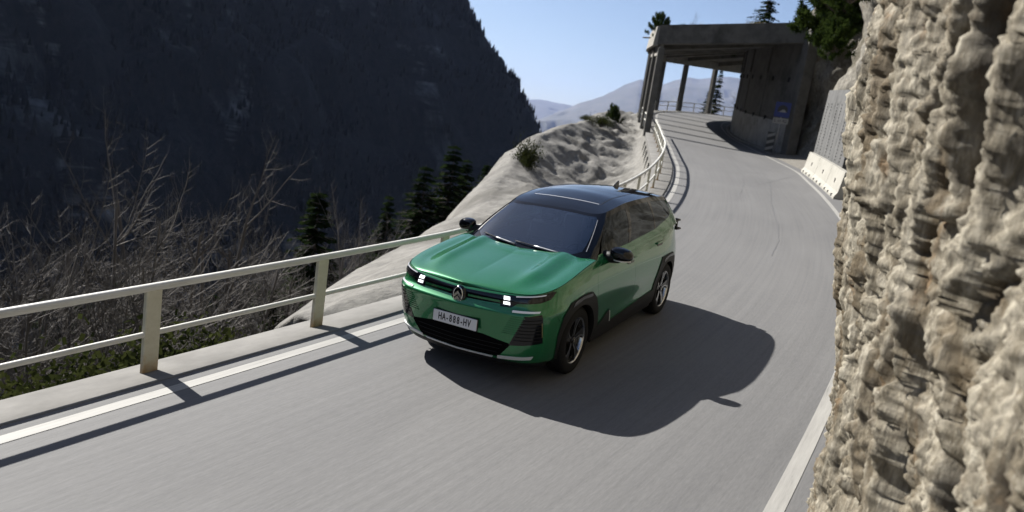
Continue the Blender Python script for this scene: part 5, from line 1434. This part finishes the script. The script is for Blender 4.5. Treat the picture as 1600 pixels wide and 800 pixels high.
# number plate and badge
def frame_at(pos, nrm):
    n = Vector(nrm).normalized(); xr = Vector((0, 0, 1)).cross(n).normalized(); yu = n.cross(xr)
    m = Matrix((xr, yu, n)).transposed().to_4x4(); m.translation = pos; return m
nP = Vector((1, 0, .06))
plate = MB().box((0, 0, 0), (.52, .114, .012), None, .004).build('number_plate', mat('plate_white', (.98, .98, 1.0), .35), CAR)
plate.matrix_local = frame_at(Vector((2.306, 0, .585)), nP)
bk = mat('plate_black', (.012, .012, .012), .5)
w8 = [('H', .0), ('A', .0)]
chars = 'HA-888-HV'; adv = {'H': .047, 'A': .047, '-': .035, '8': .045, 'V': .047}
x0 = -sum(adv[c] for c in chars) / 2
for c in chars:
    q = text_mesh('letter', c, .098, bk, plate, Matrix.Translation((x0 + adv[c] / 2, 0, .0065)), .001, .64, .0025); x0 += adv[c]
pb_ = MB().box((0, 0, 0), (.54, .128, .01), None, .004).build('plate_holder', M['plastic'], CAR); pb_.matrix_local = frame_at(Vector((2.298, 0, .585)), nP)
badge = MB().lathe([(0, .022), (.07, .020), (.086, .012), (.090, -.01)], 40, 'z').build('badge', M['gloss_black'], CAR, True)
bmx = frame_at(Vector((2.262, 0, .838)), Vector((1, 0, .10))); badge.matrix_local = bmx @ Matrix.Diagonal((.92, 1.05, 1, 1))
ring = MB(); pts = [Vector((.058 * math.cos(2 * math.pi * k / 40), .074 * math.sin(2 * math.pi * k / 40), .024)) for k in range(41)]
V = []; F = []
for k in range(40):
    a = 2 * math.pi * k / 40
    for r_, z_ in ((1.0, .021), (.97, .026), (.90, .026), (.87, .021)): V.append((.062 * r_ * math.cos(a), .078 * r_ * math.sin(a), z_))
for k in range(40):
    for j in range(3): F.append((k * 4 + j, ((k + 1) % 40) * 4 + j, ((k + 1) % 40) * 4 + j + 1, k * 4 + j + 1))
mesh('badge_ring', V, F, M['chrome'], badge, True)
for k in range(2):
    c = .016 - k * .046; hw = .054; t = .030; rise = .048; V = []
    for z_ in (.027, .018):
        for (xx, yy) in ((-hw, c - rise * .55), (0, c + rise * .45), (hw, c - rise * .55), (hw, c - rise * .55 - t), (0, c + rise * .45 - t), (-hw, c - rise * .55 - t)): V.append((xx, yy, z_))
    F = [(0, 5, 4, 1), (1, 4, 3, 2)] + [(i, (i + 1) % 6, 6 + (i + 1) % 6, 6 + i) for i in range(6)]
    mesh('badge_chevron', V, F, M['chrome'], badge)
# mirrors
def mirror_(s):
    bm = bmesh.new(); bmesh.ops.create_icosphere(bm, subdivisions=4, radius=1)
    for v in bm.verts:
        x, y, z = v.co
        sx = np.sign(x) * abs(x) ** .7; sy = np.sign(y) * abs(y) ** .75; sz = np.sign(z) * abs(z) ** .75
        X = .085 * sx * (1.05 if x > 0 else .55); Y = .125 * sy; Z = .078 * sz
        Z *= (1 - .22 * (y * s > 0) * abs(y)); Z += .012 * (-y * s); X -= .05 * (y * s + 1) * .5
        v.co = (X, Y, Z)
    bm.verts.index_update(); V = [v.co.copy() for v in bm.verts]; F = [[v.index for v in f.verts] for f in bm.faces]; bm.free()
    o = mesh('door_mirror', V, F, M['gloss_black'], CAR, True); o.location = (.64, s * 1.02, 1.175)
    st = MB().tube([(0, s * -.20, -.05), (0, s * -.10, -.045), (.0, s * -.02, -.035)], [.07, .062, .06], 10).build('mirror_arm', M['plastic'], o, True)
    V = []; F = []
    for k in range(14):
        t = k / 13; y = s * (-.10 + .21 * t); x = .088 * (1 - abs(2 * t - 1) ** 2.6) - .03 * t
        V += [(x, y, -.048 - .006 * t), (x * .985, y, -.062 - .004 * t)]
        if k: F.append((2 * k - 2, 2 * k - 1, 2 * k + 1, 2 * k))
    mesh('mirror_trim', V, F, M['satin'], o, True)
    gl = MB().box((-.052, 0, 0), (.004, .19, .11), None, .002).build('mirror_glass', M['chrome'], o)
mirror_(1); mirror_(-1)
# cabin
cab = MB().box((0, 0, 0), (.42, 1.42, .16), None, .05).build('dashboard', M['dash'], CAR); cab.location = (.72, 0, 1.02); auto_smooth(cab, 30)
q = MB().box((0, 0, 0), (.03, .46, .17), None, .012).build('centre_screen', M['gloss_black'], CAR); q.location = (.50, .02, 1.08); q.rotation_euler = (0, .25, 0)
q = MB().box((0, 0, 0), (.10, .34, .03), None, .01).build('dash_hood', M['interior'], CAR); q.location = (.62, .37, 1.10)
pts = [(.02 * math.cos(t) - .0, .175 * math.cos(t), .175 * math.sin(t)) for t in np.linspace(0, 2 * math.pi, 33)]
sw = MB().tube(pts, .016, 8, False).build('steering_wheel', M['interior'], CAR, True); sw.location = (.40, .37, .98); sw.rotation_euler = (0, math.radians(-25), 0)
MB().box((0, 0, 0), (.04, .30, .06), None, .015).build('steering_spoke', M['interior'], sw)
def seat(x, y, w=.5):
    b = MB().box((0, 0, 0), (.13, w, .62), Matrix.Rotation(math.radians(-14), 3, 'Y'), .05).build('seat', M['interior'], CAR); b.location = (x, y, .92); auto_smooth(b, 40)
    h = MB().box((0, 0, 0), (.10, .26, .17), None, .04).build('headrest', M['interior'], b); h.location = (-.10, 0, .40); auto_smooth(h, 40)
    c = MB().box((0, 0, 0), (.50, w, .14), None, .05).build('seat_cushion', M['interior'], b); c.location = (.28, 0, -.34)
for x, y in ((-.22, .37), (-.22, -.37), (-1.12, .38), (-1.12, -.38), (-1.12, 0)): seat(x, y, .5 if x > -1 else .36)
MB().box((-.55, 0, .52), (2.9, 1.5, .06)).build('cabin_floor', M['interior'], CAR)
q = MB().box((-1.75, 0, 1.0), (.04, 1.3, .55)).build('load_cover', M['interior'], CAR)
P_, N_ = surf_off(green, np.array([0.0]), np.array([.86]), -.03)
mh = MB().box((0, 0, 0), (.09, .17, .07), None, .02).build('sensor_housing', M['plastic'], CAR); mh.location = P_[0] + np.array([-.03, 0, -.035])
rm = MB().box((0, 0, 0), (.03, .24, .065), None, .012).build('inside_mirror', M['gloss_black'], CAR); rm.location = P_[0] + np.array([-.10, 0, -.09])
# wipers lying on the screen
for (g0, t0, g1, t1) in ((.46, .10, -.12, .165), (-.10, .10, -.58, .20)):
    pts = []
    for u in np.linspace(0, 1, 8):
        Pq, _ = surf_off(green, np.array([g0 + (g1 - g0) * u]), np.array([t0 + (t1 - t0) * u]), .016); pts.append(Vector(Pq[0]))
    wi = MB().tube(pts, .007, 6).build('wiper', M['plastic'], CAR, True)
    MB().tube([p + Vector((.012, 0, .006)) for p in pts[:5]], .008, 6).build('wiper_arm', M['satin'], wi, True)
# ------------------------------------------------------------------ the valley air
def haze():
    x0, x1, y0, y1, z0, z1 = -19800, 3300, -16500, 3300, -190, 1500
    V = [(x, y, z) for x in (x0, x1) for y in (y0, y1) for z in (z0, z1)]
    o = mesh('haze', V, [(0, 1, 3, 2), (4, 6, 7, 5), (0, 4, 5, 1), (2, 3, 7, 6), (0, 2, 6, 4), (1, 5, 7, 3)])
    m = bpy.data.materials.new('valley_air'); m.use_nodes = True; m.node_tree.nodes.clear()
    out = N(m, 'ShaderNodeOutputMaterial'); v = N(m, 'ShaderNodeVolumePrincipled')
    v.inputs['Color'].default_value = (.48, .60, 1.0, 1); v.inputs['Density'].default_value = 3.1e-5; v.inputs['Anisotropy'].default_value = .15
    L(m, v.outputs[0], out.inputs['Volume']); o.data.materials.append(m); o['kind'] = 'stuff'
haze()
